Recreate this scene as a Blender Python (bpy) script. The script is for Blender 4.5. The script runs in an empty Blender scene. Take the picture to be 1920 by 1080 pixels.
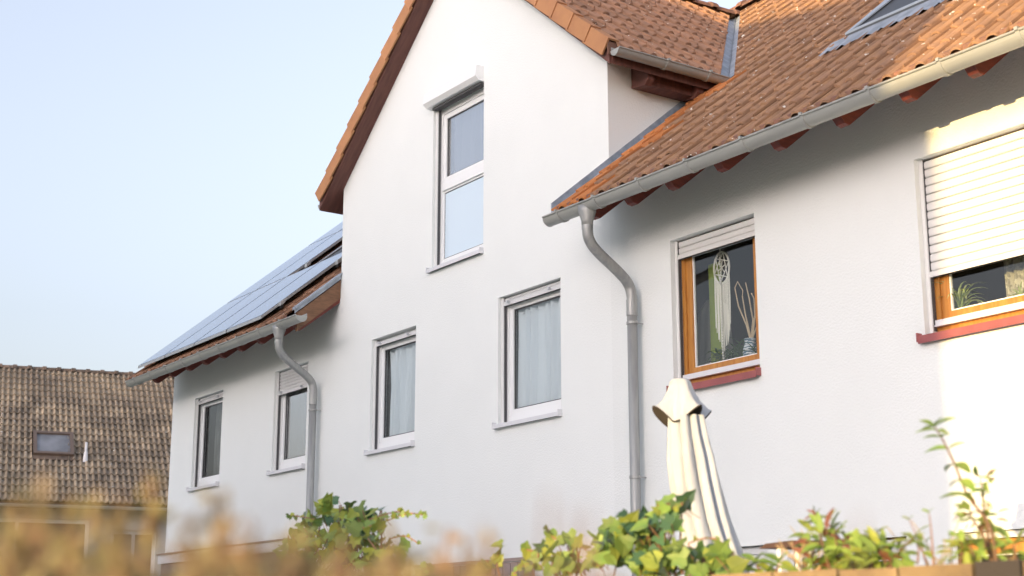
import bpy, bmesh, math, random
from mathutils import Vector, Matrix
R = math.radians
random.seed(7)
scn = bpy.context.scene
COL = scn.collection

# ------------------------------------------------------------------ camera
YAW, PIT, FPX = 0.969979922, 0.233562556, 2752.65
CAM = Vector((0.0, -8.5, 1.5))
cd = bpy.data.cameras.new('camera')
cam = bpy.data.objects.new('camera', cd); COL.objects.link(cam)
cd.sensor_width = 36.0; cd.lens = 36.0 * FPX / 1920.0
cd.clip_start = 0.05; cd.clip_end = 3000
cam.location = CAM
cam.rotation_euler = (math.pi / 2 + PIT, 0, YAW)
cd.dof.use_dof = True; cd.dof.focus_distance = 14.5; cd.dof.aperture_fstop = 3.4
cd.dof.aperture_blades = 9
scn.camera = cam
fw = Vector((-math.sin(YAW) * math.cos(PIT), math.cos(YAW) * math.cos(PIT), math.sin(PIT)))
rt = Vector((math.cos(YAW), math.sin(YAW), 0)); up = rt.cross(fw)

def ray(px, py):
    return ((px - 960) * rt + (540 - py) * up + FPX * fw).normalized()
def aty(px, py, Y):                       # point at depth Y on the sight line
    d = ray(px, py); return CAM + d * ((Y - CAM.y) / d.y)
def atd(px, py, dist):
    return CAM + ray(px, py) * dist

# ------------------------------------------------------------------ light
SUN_EL, SUN_AZ = R(4.0), math.atan(0.28)          # azimuth from -Y towards +X
sdir = Vector((math.sin(SUN_AZ) * math.cos(SUN_EL), -math.cos(SUN_AZ) * math.cos(SUN_EL), math.sin(SUN_EL)))
w = bpy.data.worlds.new('World'); scn.world = w; w.use_nodes = True
nt = w.node_tree; nt.nodes.clear()
sky = nt.nodes.new('ShaderNodeTexSky'); sky.sky_type = 'NISHITA'; sky.sun_disc = False
sky.sun_elevation = SUN_EL
sky.sun_rotation = math.atan2(sdir.x, sdir.y)
sky.air_density = 1.0; sky.dust_density = 5.6; sky.ozone_density = 1.2
bg = nt.nodes.new('ShaderNodeBackground'); bg.inputs['Strength'].default_value = 0.15
wo = nt.nodes.new('ShaderNodeOutputWorld')
hs0 = nt.nodes.new('ShaderNodeHueSaturation'); hs0.inputs['Saturation'].default_value = 0.42
nt.links.new(sky.outputs[0], hs0.inputs['Color']); wbm = nt.nodes.new('ShaderNodeMix'); wbm.data_type = 'RGBA'; wbm.blend_type = 'MULTIPLY'; wbm.inputs[0].default_value = 1.0; wbm.inputs[7].default_value = (0.85, 0.86, 0.975, 1)   # daylight balance
nt.links.new(hs0.outputs[0], wbm.inputs[6]); nt.links.new(wbm.outputs[2], bg.inputs[0]); nt.links.new(bg.outputs[0], wo.inputs[0])
sd = bpy.data.lights.new('sun', 'SUN'); sun = bpy.data.objects.new('sun', sd); COL.objects.link(sun)
sd.energy = 2.0; sd.angle = R(0.35); sd.color = (0.54, 0.38, 0.16)
sun.rotation_euler = sdir.to_track_quat('Z', 'Y').to_euler()
scn.view_settings.view_transform = 'Standard'; scn.view_settings.look = 'None'
scn.view_settings.exposure = 2.71; scn.view_settings.gamma = 1.0
scn.view_settings.use_curve_mapping = False

# ------------------------------------------------------------------ materials
def mat(name, col, rough=0.7, metal=0.0, var=0.0, scale=8.0, bump=0.0, bscale=40.0, col2=None,
        stretch=None, objrand=0.0, trough=None, spots=None, spec=0.5, trans=0.0, thresh=(0.35, 0.65), detail=4):
    m = bpy.data.materials.new(name); m.use_nodes = True
    n = m.node_tree.nodes; l = m.node_tree.links
    b = n['Principled BSDF']; b.inputs['Roughness'].default_value = rough
    b.inputs['Metallic'].default_value = metal; b.inputs['Specular IOR Level'].default_value = spec
    geo = n.new('ShaderNodeNewGeometry'); mp = n.new('ShaderNodeMapping')
    l.new(geo.outputs['Position'], mp.inputs[0])
    if stretch: mp.inputs['Scale'].default_value = stretch
    cur = None
    c1 = (*col, 1)
    if col2 is None and var > 0: col2 = tuple(max(0, c * (1 - var)) for c in col)
    if col2 is not None:
        nz = n.new('ShaderNodeTexNoise'); nz.inputs['Scale'].default_value = scale; nz.inputs['Detail'].default_value = detail
        l.new(mp.outputs[0], nz.inputs[0])
        cr = n.new('ShaderNodeMapRange'); cr.inputs[1].default_value = thresh[0]; cr.inputs[2].default_value = thresh[1]
        l.new(nz.outputs[0], cr.inputs[0])
        mx = n.new('ShaderNodeMix'); mx.data_type = 'RGBA'
        mx.inputs[6].default_value = c1; mx.inputs[7].default_value = (*col2, 1)
        l.new(cr.outputs[0], mx.inputs[0]); cur = mx.outputs[2]
    if objrand > 0:
        oi = n.new('ShaderNodeObjectInfo'); hs = n.new('ShaderNodeHueSaturation')
        mr = n.new('ShaderNodeMapRange'); mr.inputs[3].default_value = 1 - objrand; mr.inputs[4].default_value = 1 + objrand
        l.new(oi.outputs['Random'], mr.inputs[0]); l.new(mr.outputs[0], hs.inputs['Value'])
        hs.inputs['Color'].default_value = c1
        if cur: l.new(cur, hs.inputs['Color'])
        cur = hs.outputs[0]
    if trough:                             # colour darkens towards the troughs of the tile
        tc = n.new('ShaderNodeTexCoord'); sx = n.new('ShaderNodeSeparateXYZ'); l.new(tc.outputs['Object'], sx.inputs[0])
        cr = n.new('ShaderNodeMapRange'); cr.inputs[1].default_value = trough[0] - .022; cr.inputs[2].default_value = trough[0] + .012; cr.inputs[3].default_value = trough[1]; cr.inputs[4].default_value = 1.0
        l.new(sx.outputs[2], cr.inputs[0]); hs = n.new('ShaderNodeHueSaturation'); l.new(cr.outputs[0], hs.inputs['Value']); l.new(cur, hs.inputs['Color']); cur = hs.outputs[0]
    if spots:
        scol, ssc, thr = spots
        nz = n.new('ShaderNodeTexNoise'); nz.inputs['Scale'].default_value = ssc; nz.inputs['Detail'].default_value = 2
        l.new(geo.outputs['Position'], nz.inputs[0])
        cr = n.new('ShaderNodeMapRange'); cr.inputs[1].default_value = thr; cr.inputs[2].default_value = thr + 0.02
        l.new(nz.outputs[0], cr.inputs[0])
        mx = n.new('ShaderNodeMix'); mx.data_type = 'RGBA'
        mx.inputs[6].default_value = c1; mx.inputs[7].default_value = (*scol, 1)
        if cur: l.new(cur, mx.inputs[6])
        l.new(cr.outputs[0], mx.inputs[0]); cur = mx.outputs[2]
    if cur: l.new(cur, b.inputs['Base Color'])
    else: b.inputs['Base Color'].default_value = c1
    if bump > 0:
        nz = n.new('ShaderNodeTexNoise'); nz.inputs['Scale'].default_value = bscale; nz.inputs['Detail'].default_value = 3
        l.new(mp.outputs[0], nz.inputs[0])
        bp = n.new('ShaderNodeBump'); bp.inputs['Strength'].default_value = bump; bp.inputs['Distance'].default_value = 0.01
        l.new(nz.outputs[0], bp.inputs['Height']); l.new(bp.outputs[0], b.inputs['Normal'])
    if trans > 0:
        tr = n.new('ShaderNodeBsdfTranslucent'); ms = n.new('ShaderNodeMixShader'); ms.inputs[0].default_value = trans
        if cur: l.new(cur, tr.inputs[0])
        else: tr.inputs[0].default_value = c1
        out = n['Material Output']
        l.new(b.outputs[0], ms.inputs[1]); l.new(tr.outputs[0], ms.inputs[2]); l.new(ms.outputs[0], out.inputs[0])
    return m

def glass(name, tint=(1, 1, 1), refl=1.6, rough=0.0):
    m = bpy.data.materials.new(name); m.use_nodes = True
    n = m.node_tree.nodes; l = m.node_tree.links; n.remove(n['Principled BSDF'])
    t = n.new('ShaderNodeBsdfTransparent'); t.inputs[0].default_value = (*tint, 1)
    g = n.new('ShaderNodeBsdfGlossy'); g.inputs['Roughness'].default_value = rough
    f = n.new('ShaderNodeLayerWeight'); f.inputs[0].default_value = 0.5
    pw = n.new('ShaderNodeMath'); pw.operation = 'POWER'; pw.inputs[1].default_value = 4.5; l.new(f.outputs['Facing'], pw.inputs[0])
    mm = n.new('ShaderNodeMath'); mm.operation = 'MULTIPLY_ADD'; mm.inputs[1].default_value = 0.9; mm.inputs[2].default_value = 0.07 * refl; mm.use_clamp = True
    # very slight waviness of float glass
    nz = n.new('ShaderNodeTexNoise'); nz.inputs['Scale'].default_value = 2.5
    geo = n.new('ShaderNodeNewGeometry'); l.new(geo.outputs['Position'], nz.inputs[0])
    bp = n.new('ShaderNodeBump'); bp.inputs['Strength'].default_value = 0.25; bp.inputs['Distance'].default_value = 0.01
    l.new(nz.outputs[0], bp.inputs['Height']); l.new(bp.outputs[0], g.inputs['Normal'])
    ms = n.new('ShaderNodeMixShader')
    l.new(pw.outputs[0], mm.inputs[0]); l.new(mm.outputs[0], ms.inputs[0])
    l.new(t.outputs[0], ms.inputs[1]); l.new(g.outputs[0], ms.inputs[2]); l.new(ms.outputs[0], n['Material Output'].inputs[0])
    return m

M = dict(
 stucco=mat('stucco', (0.815, 0.85, 0.845), 0.95, col2=(0.80, 0.835, 0.83), scale=1.6, bump=0.4, bscale=60, spec=0.15),
 stucco_b=mat('stucco_b', (0.79, 0.825, 0.82), 0.95, col2=(0.775, 0.81, 0.803), scale=1.6, bump=0.5, bscale=55, spec=0.15),
 tile=mat('clay_tile', (0.36, 0.20, 0.125), 0.85, col2=(0.26, 0.155, 0.105), scale=5, objrand=0.10, trough=(0.026, 0.8), bump=0.5, bscale=70, spots=((0.62, 0.58, 0.52), 17, 0.715), spec=0.2, thresh=(0.3, 0.7)),
 tile_b=mat('clay_tile_b', (0.365, 0.208, 0.115), 0.85, trough=(0.024, 0.62), col2=(0.27, 0.16, 0.105), scale=6, objrand=0.09, bump=0.5, bscale=70, spots=((0.66, 0.62, 0.56), 15, 0.695), spec=0.2, thresh=(0.3, 0.7)),
 tile_new=mat('new_clay_tile', (0.50, 0.195, 0.065), 0.8, col2=(0.43, 0.17, 0.065), scale=7, objrand=0.08, bump=0.3, bscale=80, spec=0.25),
 verge=mat('verge_clay', (0.50, 0.255, 0.125), 0.85, col2=(0.44, 0.22, 0.115), scale=5, objrand=0.08, bump=0.2, bscale=60, spec=0.2),
 tile_n=mat('old_concrete_tile', (0.41, 0.325, 0.23), 0.9, col2=(0.25, 0.20, 0.15), scale=1.2, trough=(0.030, 0.42), objrand=0.2, bump=0.6, bscale=50, spots=((0.5, 0.48, 0.43), 9, 0.70), spec=0.15, detail=6),
 ridge=mat('ridge_clay', (0.235, 0.12, 0.085), 0.85, col2=(0.17, 0.10, 0.08), scale=5, objrand=0.1, bump=0.4, bscale=60, spec=0.2),
 ridge_n=mat('old_ridge_tile', (0.21, 0.15, 0.11), 0.9, col2=(0.11, 0.09, 0.075), scale=3, objrand=0.2, spec=0.15),
 zinc=mat('zinc', (0.40, 0.41, 0.39), 0.45, 0.25, col2=(0.36, 0.37, 0.355), scale=3, stretch=(0.6, 3, 3), spec=0.5),
 zinc_p=mat('zinc_pipe', (0.38, 0.39, 0.38), 0.45, 0.3, col2=(0.31, 0.32, 0.325), scale=7, stretch=(4, 4, 0.5)),
 flash=mat('zinc_flashing', (0.40, 0.44, 0.50), 0.55, 0.3, col2=(0.25, 0.285, 0.33), scale=9),
 redwood=mat('red_stained_wood', (0.17, 0.035, 0.022), 0.6, col2=(0.11, 0.025, 0.018), scale=6, stretch=(5, 1, 5)),
 rafter_end=mat('dark_rafter_end', (0.055, 0.03, 0.028), 0.8, var=.3, scale=20),
 soffit=mat('dark_soffit_wood', (0.16, 0.065, 0.05), 0.7, col2=(0.11, 0.045, 0.037), scale=4, stretch=(1, 6, 1)),
 board=mat('brown_verge_board', (0.23, 0.115, 0.06), 0.65, col2=(0.15, 0.075, 0.04), scale=6, stretch=(1, 1.5, 9)),
 deck=mat('roof_felt', (0.05, 0.04, 0.035), 0.95),
 pvc=mat('white_plastic', (0.84, 0.86, 0.87), 0.35, spec=0.5),
 alu=mat('aluminium', (0.62, 0.64, 0.67), 0.45, 0.2),
 alu_w=mat('white_aluminium', (0.70, 0.71, 0.74), 0.4, 0.05),
 rail=mat('shutter_rail', (0.72, 0.73, 0.73), 0.4),
 gasket=mat('dark_gasket', (0.07, 0.07, 0.075), 0.7),
 slat=mat('shutter_slat', (0.70, 0.70, 0.69), 0.5, var=0.05, scale=4),
 slat_g=mat('grey_shutter_slat', (0.66, 0.67, 0.68), 0.5, var=0.05, scale=4),
 wood=mat('honey_wood', (0.52, 0.24, 0.055), 0.42, col2=(0.40, 0.165, 0.035), scale=5, stretch=(6, 6, 0.8)),
 redsill=mat('red_metal_sill', (0.34, 0.10, 0.10), 0.5, col2=(0.28, 0.085, 0.085), scale=8),
 glass=glass('window_glass', (0.93, 0.95, 0.95), 0.7),
 glass_r=glass('mirror_glass', (0.95, 0.97, 1.0), 8.0),
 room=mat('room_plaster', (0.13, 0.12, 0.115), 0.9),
 curtain=mat('pale_curtain', (0.70, 0.75, 0.80), 0.9),
 curtain_d=mat('dark_curtain', (0.22, 0.22, 0.22), 0.9, trans=0.2, var=0.3, scale=3, stretch=(8, 8, 1)),
 frost=mat('blue_privacy_film', (0.64, 0.77, 0.88), 0.12, spec=0.8),
 lace=mat('lace', (0.62, 0.60, 0.52), 0.9, trans=0.3, var=0.45, scale=30, thresh=(0.45, 0.55)),
 green=mat('green_cloth', (0.20, 0.26, 0.04), 0.9),
 cotton=mat('white_cotton', (0.75, 0.74, 0.70), 0.9, trans=0.15),
 rope=mat('cream_cord', (0.78, 0.75, 0.66), 0.9),
 twig=mat('bare_twig', (0.55, 0.42, 0.27), 0.8),
 leafd=mat('dark_pot_leaf', (0.11, 0.19, 0.08), 0.5, objrand=0.3),
 leafs=mat('striped_leaf', (0.20, 0.30, 0.08), 0.5, col2=(0.42, 0.48, 0.26), scale=25),
 pot=mat('lime_pot', (0.35, 0.50, 0.14), 0.4),
 vase=mat('vase_weave', (0.10, 0.17, 0.22), 0.7, col2=(0.62, 0.65, 0.66), scale=14, stretch=(1, 1, 5), thresh=(0.48, 0.53)),
 panel=mat('solar_glass', (0.06, 0.11, 0.21), 0.08, spec=1.0),
 panelf=mat('solar_frame', (0.45, 0.46, 0.46), 0.4, 0.6),
 black=mat('black_metal', (0.03, 0.03, 0.032), 0.5, 0.3),
 darkframe=mat('dark_skylight_frame', (0.12, 0.125, 0.125), 0.4, 0.5),
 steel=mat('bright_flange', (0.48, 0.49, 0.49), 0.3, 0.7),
 brownframe=mat('brown_skylight_frame', (0.17, 0.12, 0.09), 0.5, 0.2),
 canvas=mat('parasol_canvas', (0.50, 0.535, 0.59), 0.9, col2=(0.43, 0.46, 0.51), scale=5, stretch=(3, 3, .6), trans=0.1, bump=1.0, bscale=9),
 canvas_in=mat('parasol_edging', (0.06, 0.05, 0.045), 0.9),
 ivy=mat('ivy_leaf', (0.16, 0.29, 0.07), 0.45, col2=(0.27, 0.37, 0.09), scale=16, objrand=0.45, trans=0.35),
 ivy_y=mat('yellow_ivy_leaf', (0.40, 0.45, 0.07), 0.5, col2=(0.22, 0.28, 0.05), scale=16, objrand=0.3, trans=0.4),
 ivy_d=mat('dark_ivy_leaf', (0.06, 0.13, 0.06), 0.4, objrand=0.3, trans=0.15),
 shoot=mat('shoot_leaf', (0.20, 0.33, 0.06), 0.5, col2=(0.32, 0.42, 0.09), scale=14, objrand=0.35, trans=0.4),
 shoot_r=mat('reddish_leaf', (0.26, 0.10, 0.06), 0.5, objrand=0.3, trans=0.3),
 stem=mat('brown_stem', (0.16, 0.09, 0.05), 0.8),
 stemp=mat('pink_stem', (0.30, 0.15, 0.09), 0.7),
 dry=mat('dry_stalk', (0.48, 0.36, 0.20), 0.8, trans=0.2),
 stone=mat('sandy_block', (0.27, 0.19, 0.10), 0.9, col2=(0.17, 0.12, 0.07), scale=9, objrand=0.25, bump=0.6, bscale=40),
 stone_d=mat('dark_block', (0.045, 0.038, 0.035), 0.9, bump=0.5),
 soil=mat('soil', (0.08, 0.055, 0.035), 0.95),
 grass=mat('lawn', (0.18, 0.19, 0.09), 0.95, col2=(0.24, 0.22, 0.13), scale=3, bump=0.6, bscale=30),
 fence=mat('weathered_board', (0.33, 0.26, 0.24), 0.85, var=0.3, scale=6),
 rust=mat('rusty_roof', (0.09, 0.05, 0.04), 0.8, var=0.4, scale=9),
 paintw=mat('white_paint', (0.74, 0.74, 0.76), 0.6),
 nwall=mat('neighbour_render', (0.58, 0.57, 0.55), 0.95, var=0.08, scale=1, bump=0.4, bscale=60),
 nwin=mat('dark_interior', (0.10, 0.085, 0.075), 0.6),
)
def leafmat(name, c1, c2, c3, tr=0.35):
    m = bpy.data.materials.new(name); m.use_nodes = True
    n = m.node_tree.nodes; l = m.node_tree.links; b = n['Principled BSDF']; b.inputs['Roughness'].default_value = 0.6
    geo = n.new('ShaderNodeNewGeometry'); cr = n.new('ShaderNodeValToRGB')
    cr.color_ramp.elements[0].color = (*c1, 1); cr.color_ramp.elements[1].color = (*c3, 1)
    e = cr.color_ramp.elements.new(0.5); e.color = (*c2, 1)
    l.new(geo.outputs['Random Per Island'], cr.inputs[0]); l.new(cr.outputs[0], b.inputs['Base Color'])
    t = n.new('ShaderNodeBsdfTranslucent'); ms = n.new('ShaderNodeMixShader'); ms.inputs[0].default_value = tr
    l.new(cr.outputs[0], t.inputs[0]); l.new(b.outputs[0], ms.inputs[1]); l.new(t.outputs[0], ms.inputs[2])
    l.new(ms.outputs[0], n['Material Output'].inputs[0]); return m
M['hedge'] = leafmat('autumn_hedge', (0.24, 0.18, 0.13), (0.46, 0.35, 0.20), (0.46, 0.41, 0.20), .5)
M['hedge2'] = leafmat('autumn_hedge_green', (0.20, 0.18, 0.08), (0.44, 0.37, 0.15), (0.46, 0.27, 0.16), .5)

# ------------------------------------------------------------------ mesh helpers
WORLD = {}
class MB:
    def __init__(s): s.v = []; s.f = []; s.mi = []; s.cur = 0
    def poly(s, pts):
        i = len(s.v); s.v += [tuple(p) for p in pts]; s.f.append(list(range(i, i + len(pts)))); s.mi.append(s.cur); return s
    def box(s, x0, x1, y0, y1, z0, z1, f=None):
        c = [(x, y, z) for z in (z0, z1) for y in (y0, y1) for x in (x0, x1)]
        if f: c = [tuple(f(Vector(p))) for p in c]
        i = len(s.v); s.v += c
        for q in ((0, 2, 3, 1), (4, 5, 7, 6), (0, 1, 5, 4), (2, 6, 7, 3), (0, 4, 6, 2), (1, 3, 7, 5)):
            s.f.append([i + k for k in q]); s.mi.append(s.cur)
        return s
    def prism(s, pts, d):                  # extrude a planar polygon by vector d
        d = Vector(d); n = len(pts); i = len(s.v)
        s.v += [tuple(Vector(p)) for p in pts] + [tuple(Vector(p) + d) for p in pts]
        s.f.append([i + k for k in range(n)][::-1]); s.f.append([i + n + k for k in range(n)])
        for k in range(n): s.f.append([i + k, i + (k + 1) % n, i + n + (k + 1) % n, i + n + k])
        s.mi += [s.cur] * (n + 2); return s
    def tube(s, pts, r, n=8, caps=True, flat=1.0):
        pts = [Vector(p) for p in pts]; N = len(pts)
        rr = r if isinstance(r, (list, tuple)) else [r] * N
        prev = None; base = len(s.v)
        for k, p in enumerate(pts):
            t = (pts[min(k + 1, N - 1)] - pts[max(k - 1, 0)]).normalized()
            if prev is None:
                a = Vector((0, 0, 1)) if abs(t.z) < 0.9 else Vector((1, 0, 0)); u_ = t.cross(a).normalized()
            else: u_ = (prev - t * prev.dot(t)).normalized()
            prev = u_; v_ = t.cross(u_)
            for j in range(n):
                a = 2 * math.pi * j / n
                s.v.append(tuple(p + (u_ * math.cos(a) + v_ * math.sin(a) * flat) * rr[k]))
        for k in range(N - 1):
            for j in range(n):
                s.f.append([base + k * n + j, base + k * n + (j + 1) % n, base + (k + 1) * n + (j + 1) % n, base + (k + 1) * n + j]); s.mi.append(s.cur)
        if caps:
            s.f.append([base + j for j in range(n)][::-1]); s.f.append([base + (N - 1) * n + j for j in range(n)]); s.mi += [s.cur] * 2
        return s
    def grid(s, rows, closed=False):
        i = len(s.v); m = len(rows[0])
        for r in rows: s.v += [tuple(p) for p in r]
        for a in range(len(rows) - 1):
            for b in range(m if closed else m - 1):
                c = (b + 1) % m
                s.f.append([i + a * m + b, i + a * m + c, i + (a + 1) * m + c, i + (a + 1) * m + b]); s.mi.append(s.cur)
        return s
    def mesh(s, name, mats, smooth=False):
        me = bpy.data.meshes.new(name); me.from_pydata(s.v, [], s.f)
        for m in (mats if isinstance(mats, (list, tuple)) else [mats]): me.materials.append(m)
        if any(s.mi): me.polygons.foreach_set('material_index', s.mi)
        if smooth: me.polygons.foreach_set('use_smooth', [True] * len(me.polygons))
        me.update(); return me

def place(name, me, parent=None, mw=None, kind=None, label=None):
    o = bpy.data.objects.new(name, me); COL.objects.link(o)
    mw = mw or Matrix.Identity(4)
    if parent:
        o.parent = parent; o.matrix_parent_inverse = WORLD[parent.name].inverted()
    o.matrix_basis = mw; WORLD[o.name] = mw
    if kind: o['kind'] = kind
    if label: o['label'] = label
    return o
def obj(name, mb, m, parent=None, smooth=False, **k):
    return place(name, mb.mesh(name, m, smooth), parent, **k)
def thing(name, label, cat, loc=(0, 0, 0), group=None):
    o = bpy.data.objects.new(name, None); COL.objects.link(o); o.location = loc
    o.empty_display_size = 0.2
    WORLD[o.name] = Matrix.Translation(loc); o['label'] = label; o['category'] = cat
    if group: o['group'] = group
    return o
def tag(o, label, cat, group=None):
    o['label'] = label; o['category'] = cat
    if group: o['group'] = group
    return o
def autosmooth(o, ang=40):
    me = o.data
    me.polygons.foreach_set('use_smooth', [True] * len(me.polygons))
    try: me.set_sharp_from_angle(angle=R(ang))
    except Exception: pass
    return o

# ------------------------------------------------------------------ ground
g = MB(); g.poly([(-700, -500, 0), (500, -500, 0), (500, 700, 0), (-700, 700, 0)])
o = obj('ground', g, M['grass'], kind='structure')
g = MB(); g.poly([(-26, -5.3, 0.004), (6, -5.3, 0.004), (6, 0.0, 0.004), (-26, 0.0, 0.004)])
obj('bounce_terrace', g, mat('bounce_slabs', (0.62, 0.62, 0.60), 0.9, var=0.1, scale=4), kind='structure')  # unseen paving, made wide and pale to bounce light onto the walls

# ------------------------------------------------------------------ dimensions
S = 0.83                                   # roof slope (tan)
CS, SN = 1 / math.sqrt(1 + S * S), S / math.sqrt(1 + S * S)
XL, XA, XB, XR = -21.79, -16.26, -10.73, -2.6      # left end, gable left, party line, right end
DEP = 9.4
RZ = lambda y: 6.0 + S * y                 # main roof surface
XM = (XA + XB) / 2; GE = 3.07              # gable centre, half width incl. overhang
GZ = lambda x: 7.10 + S * (GE - abs(x - XM))
YR = 4.72

houseA = thing('house', 'white rendered house with steep gable, white plastic windows and solar panels on its left roof', 'house', (XM, 0, 0))
houseB = thing('house', 'white rendered house at right with honey wood window frames and red sills', 'house', (XB, 0, 0))

# ------------------------------------------------------------------ walls with openings
def wall(name, x0, x1, top, holes, m, parent, rd=0.16):
    xs = sorted({x0, x1} | {h[0] for h in holes} | {h[1] for h in holes} | ({XM, XA} if x0 < XM < x1 else set()))
    zs = sorted({0.0} | {h[2] for h in holes} | {h[3] for h in holes})
    b = MB()
    for i in range(len(xs) - 1):
        a, c = xs[i], xs[i + 1]; mid = (a + c) / 2
        hs = sorted([(h[2], h[3]) for h in holes if h[0] <= mid <= h[1]])
        z = 0.0; segs = []
        for h in hs: segs.append((z, h[0])); z = h[1]
        for (p, q) in segs:
            if q > p: b.poly([(a, 0, p), (c, 0, p), (c, 0, q), (a, 0, q)])
        b.poly([(a, 0, z), (c, 0, z), (c, 0, top(c - 1e-4)), (a, 0, top(a + 1e-4))])
    for (a, c, p, q) in holes:             # reveals
        b.poly([(a, 0, p), (a, 0, q), (a, rd, q), (a, rd, p)]); b.poly([(c, 0, p), (c, rd, p), (c, rd, q), (c, 0, q)])
        b.poly([(a, 0, q), (c, 0, q), (c, rd, q), (a, rd, q)]); b.poly([(a, 0, p), (a, rd, p), (c, rd, p), (c, 0, p)])
    return obj(name, b, m, parent)

UF = (3.62, 5.02)
W1 = (-20.90, -19.86, *UF); W2 = (-18.12, -17.12, *UF); W3 = (-15.42, -14.37, *UF); W4 = (-12.66, -11.54, *UF)
DW = (-14.04, -12.96, 5.58, 7.57)
RW1 = (-9.85, -8.755, *UF); RW2 = (-7.02, -5.15, *UF)
G1 = (-9.65, -8.74, 1.0, 2.23); G2 = (-8.53, -7.31, 0.05, 2.22); G3 = (-6.93, -5.3, 1.0, 2.215)
wallA = wall('wall', XL, XB, lambda x: (GZ(x) - 0.17) if XA <= x <= XB else 5.84, [W1, W2, W3, W4, DW], M['stucco'], houseA)
# exact corners of the gable block against the wing
wallB = wall('wall', XB, XR, lambda x: 5.84, [RW1, RW2, G1, G2, G3], M['stucco_b'], houseB)
for P_ in ([(XL, 0, 0), (XL, 0, 5.84), (XL, YR, 9.7), (XL, DEP, 5.84), (XL, DEP, 0)], [(XL, DEP, 0), (XL, DEP, 5.84), (XB, DEP, 5.84), (XB, DEP, 0)],
           [(XB, 0.0, 5.7), (XB, 0.0, GZ(XB) - 0.17), (XB, 1.6, GZ(XB) - 0.17), (XB, 1.6, 7.1)], [(XA, 0.0, 5.7), (XA, 1.6, 7.1), (XA, 1.6, GZ(XA) - 0.17), (XA, 0.0, GZ(XA) - 0.17)]):
    b = MB(); b.poly(P_); obj('side_wall', b, M['stucco_b'], houseA)
b = MB()
b.poly([(XR, 0, 0), (XR, DEP, 0), (XR, DEP, 5.84), (XR, YR, 9.7), (XR, 0, 5.84)])
b.poly([(XB, DEP, 0), (XB, DEP, 5.84), (XR, DEP, 5.84), (XR, DEP, 0)])
obj('side_wall', b, M['stucco_b'], houseB)

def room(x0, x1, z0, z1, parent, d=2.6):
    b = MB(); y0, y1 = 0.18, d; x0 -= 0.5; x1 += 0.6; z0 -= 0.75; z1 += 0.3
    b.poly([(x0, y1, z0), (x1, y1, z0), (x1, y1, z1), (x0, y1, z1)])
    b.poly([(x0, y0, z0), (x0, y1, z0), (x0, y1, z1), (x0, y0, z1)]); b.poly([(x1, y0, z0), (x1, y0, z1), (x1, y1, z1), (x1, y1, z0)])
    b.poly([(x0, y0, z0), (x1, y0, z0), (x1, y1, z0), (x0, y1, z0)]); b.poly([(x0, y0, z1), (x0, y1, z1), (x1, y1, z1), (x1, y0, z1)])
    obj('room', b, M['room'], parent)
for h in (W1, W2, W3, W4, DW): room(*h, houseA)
for h in (RW1, RW2, G2, G3): room(*h, houseB)

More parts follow.
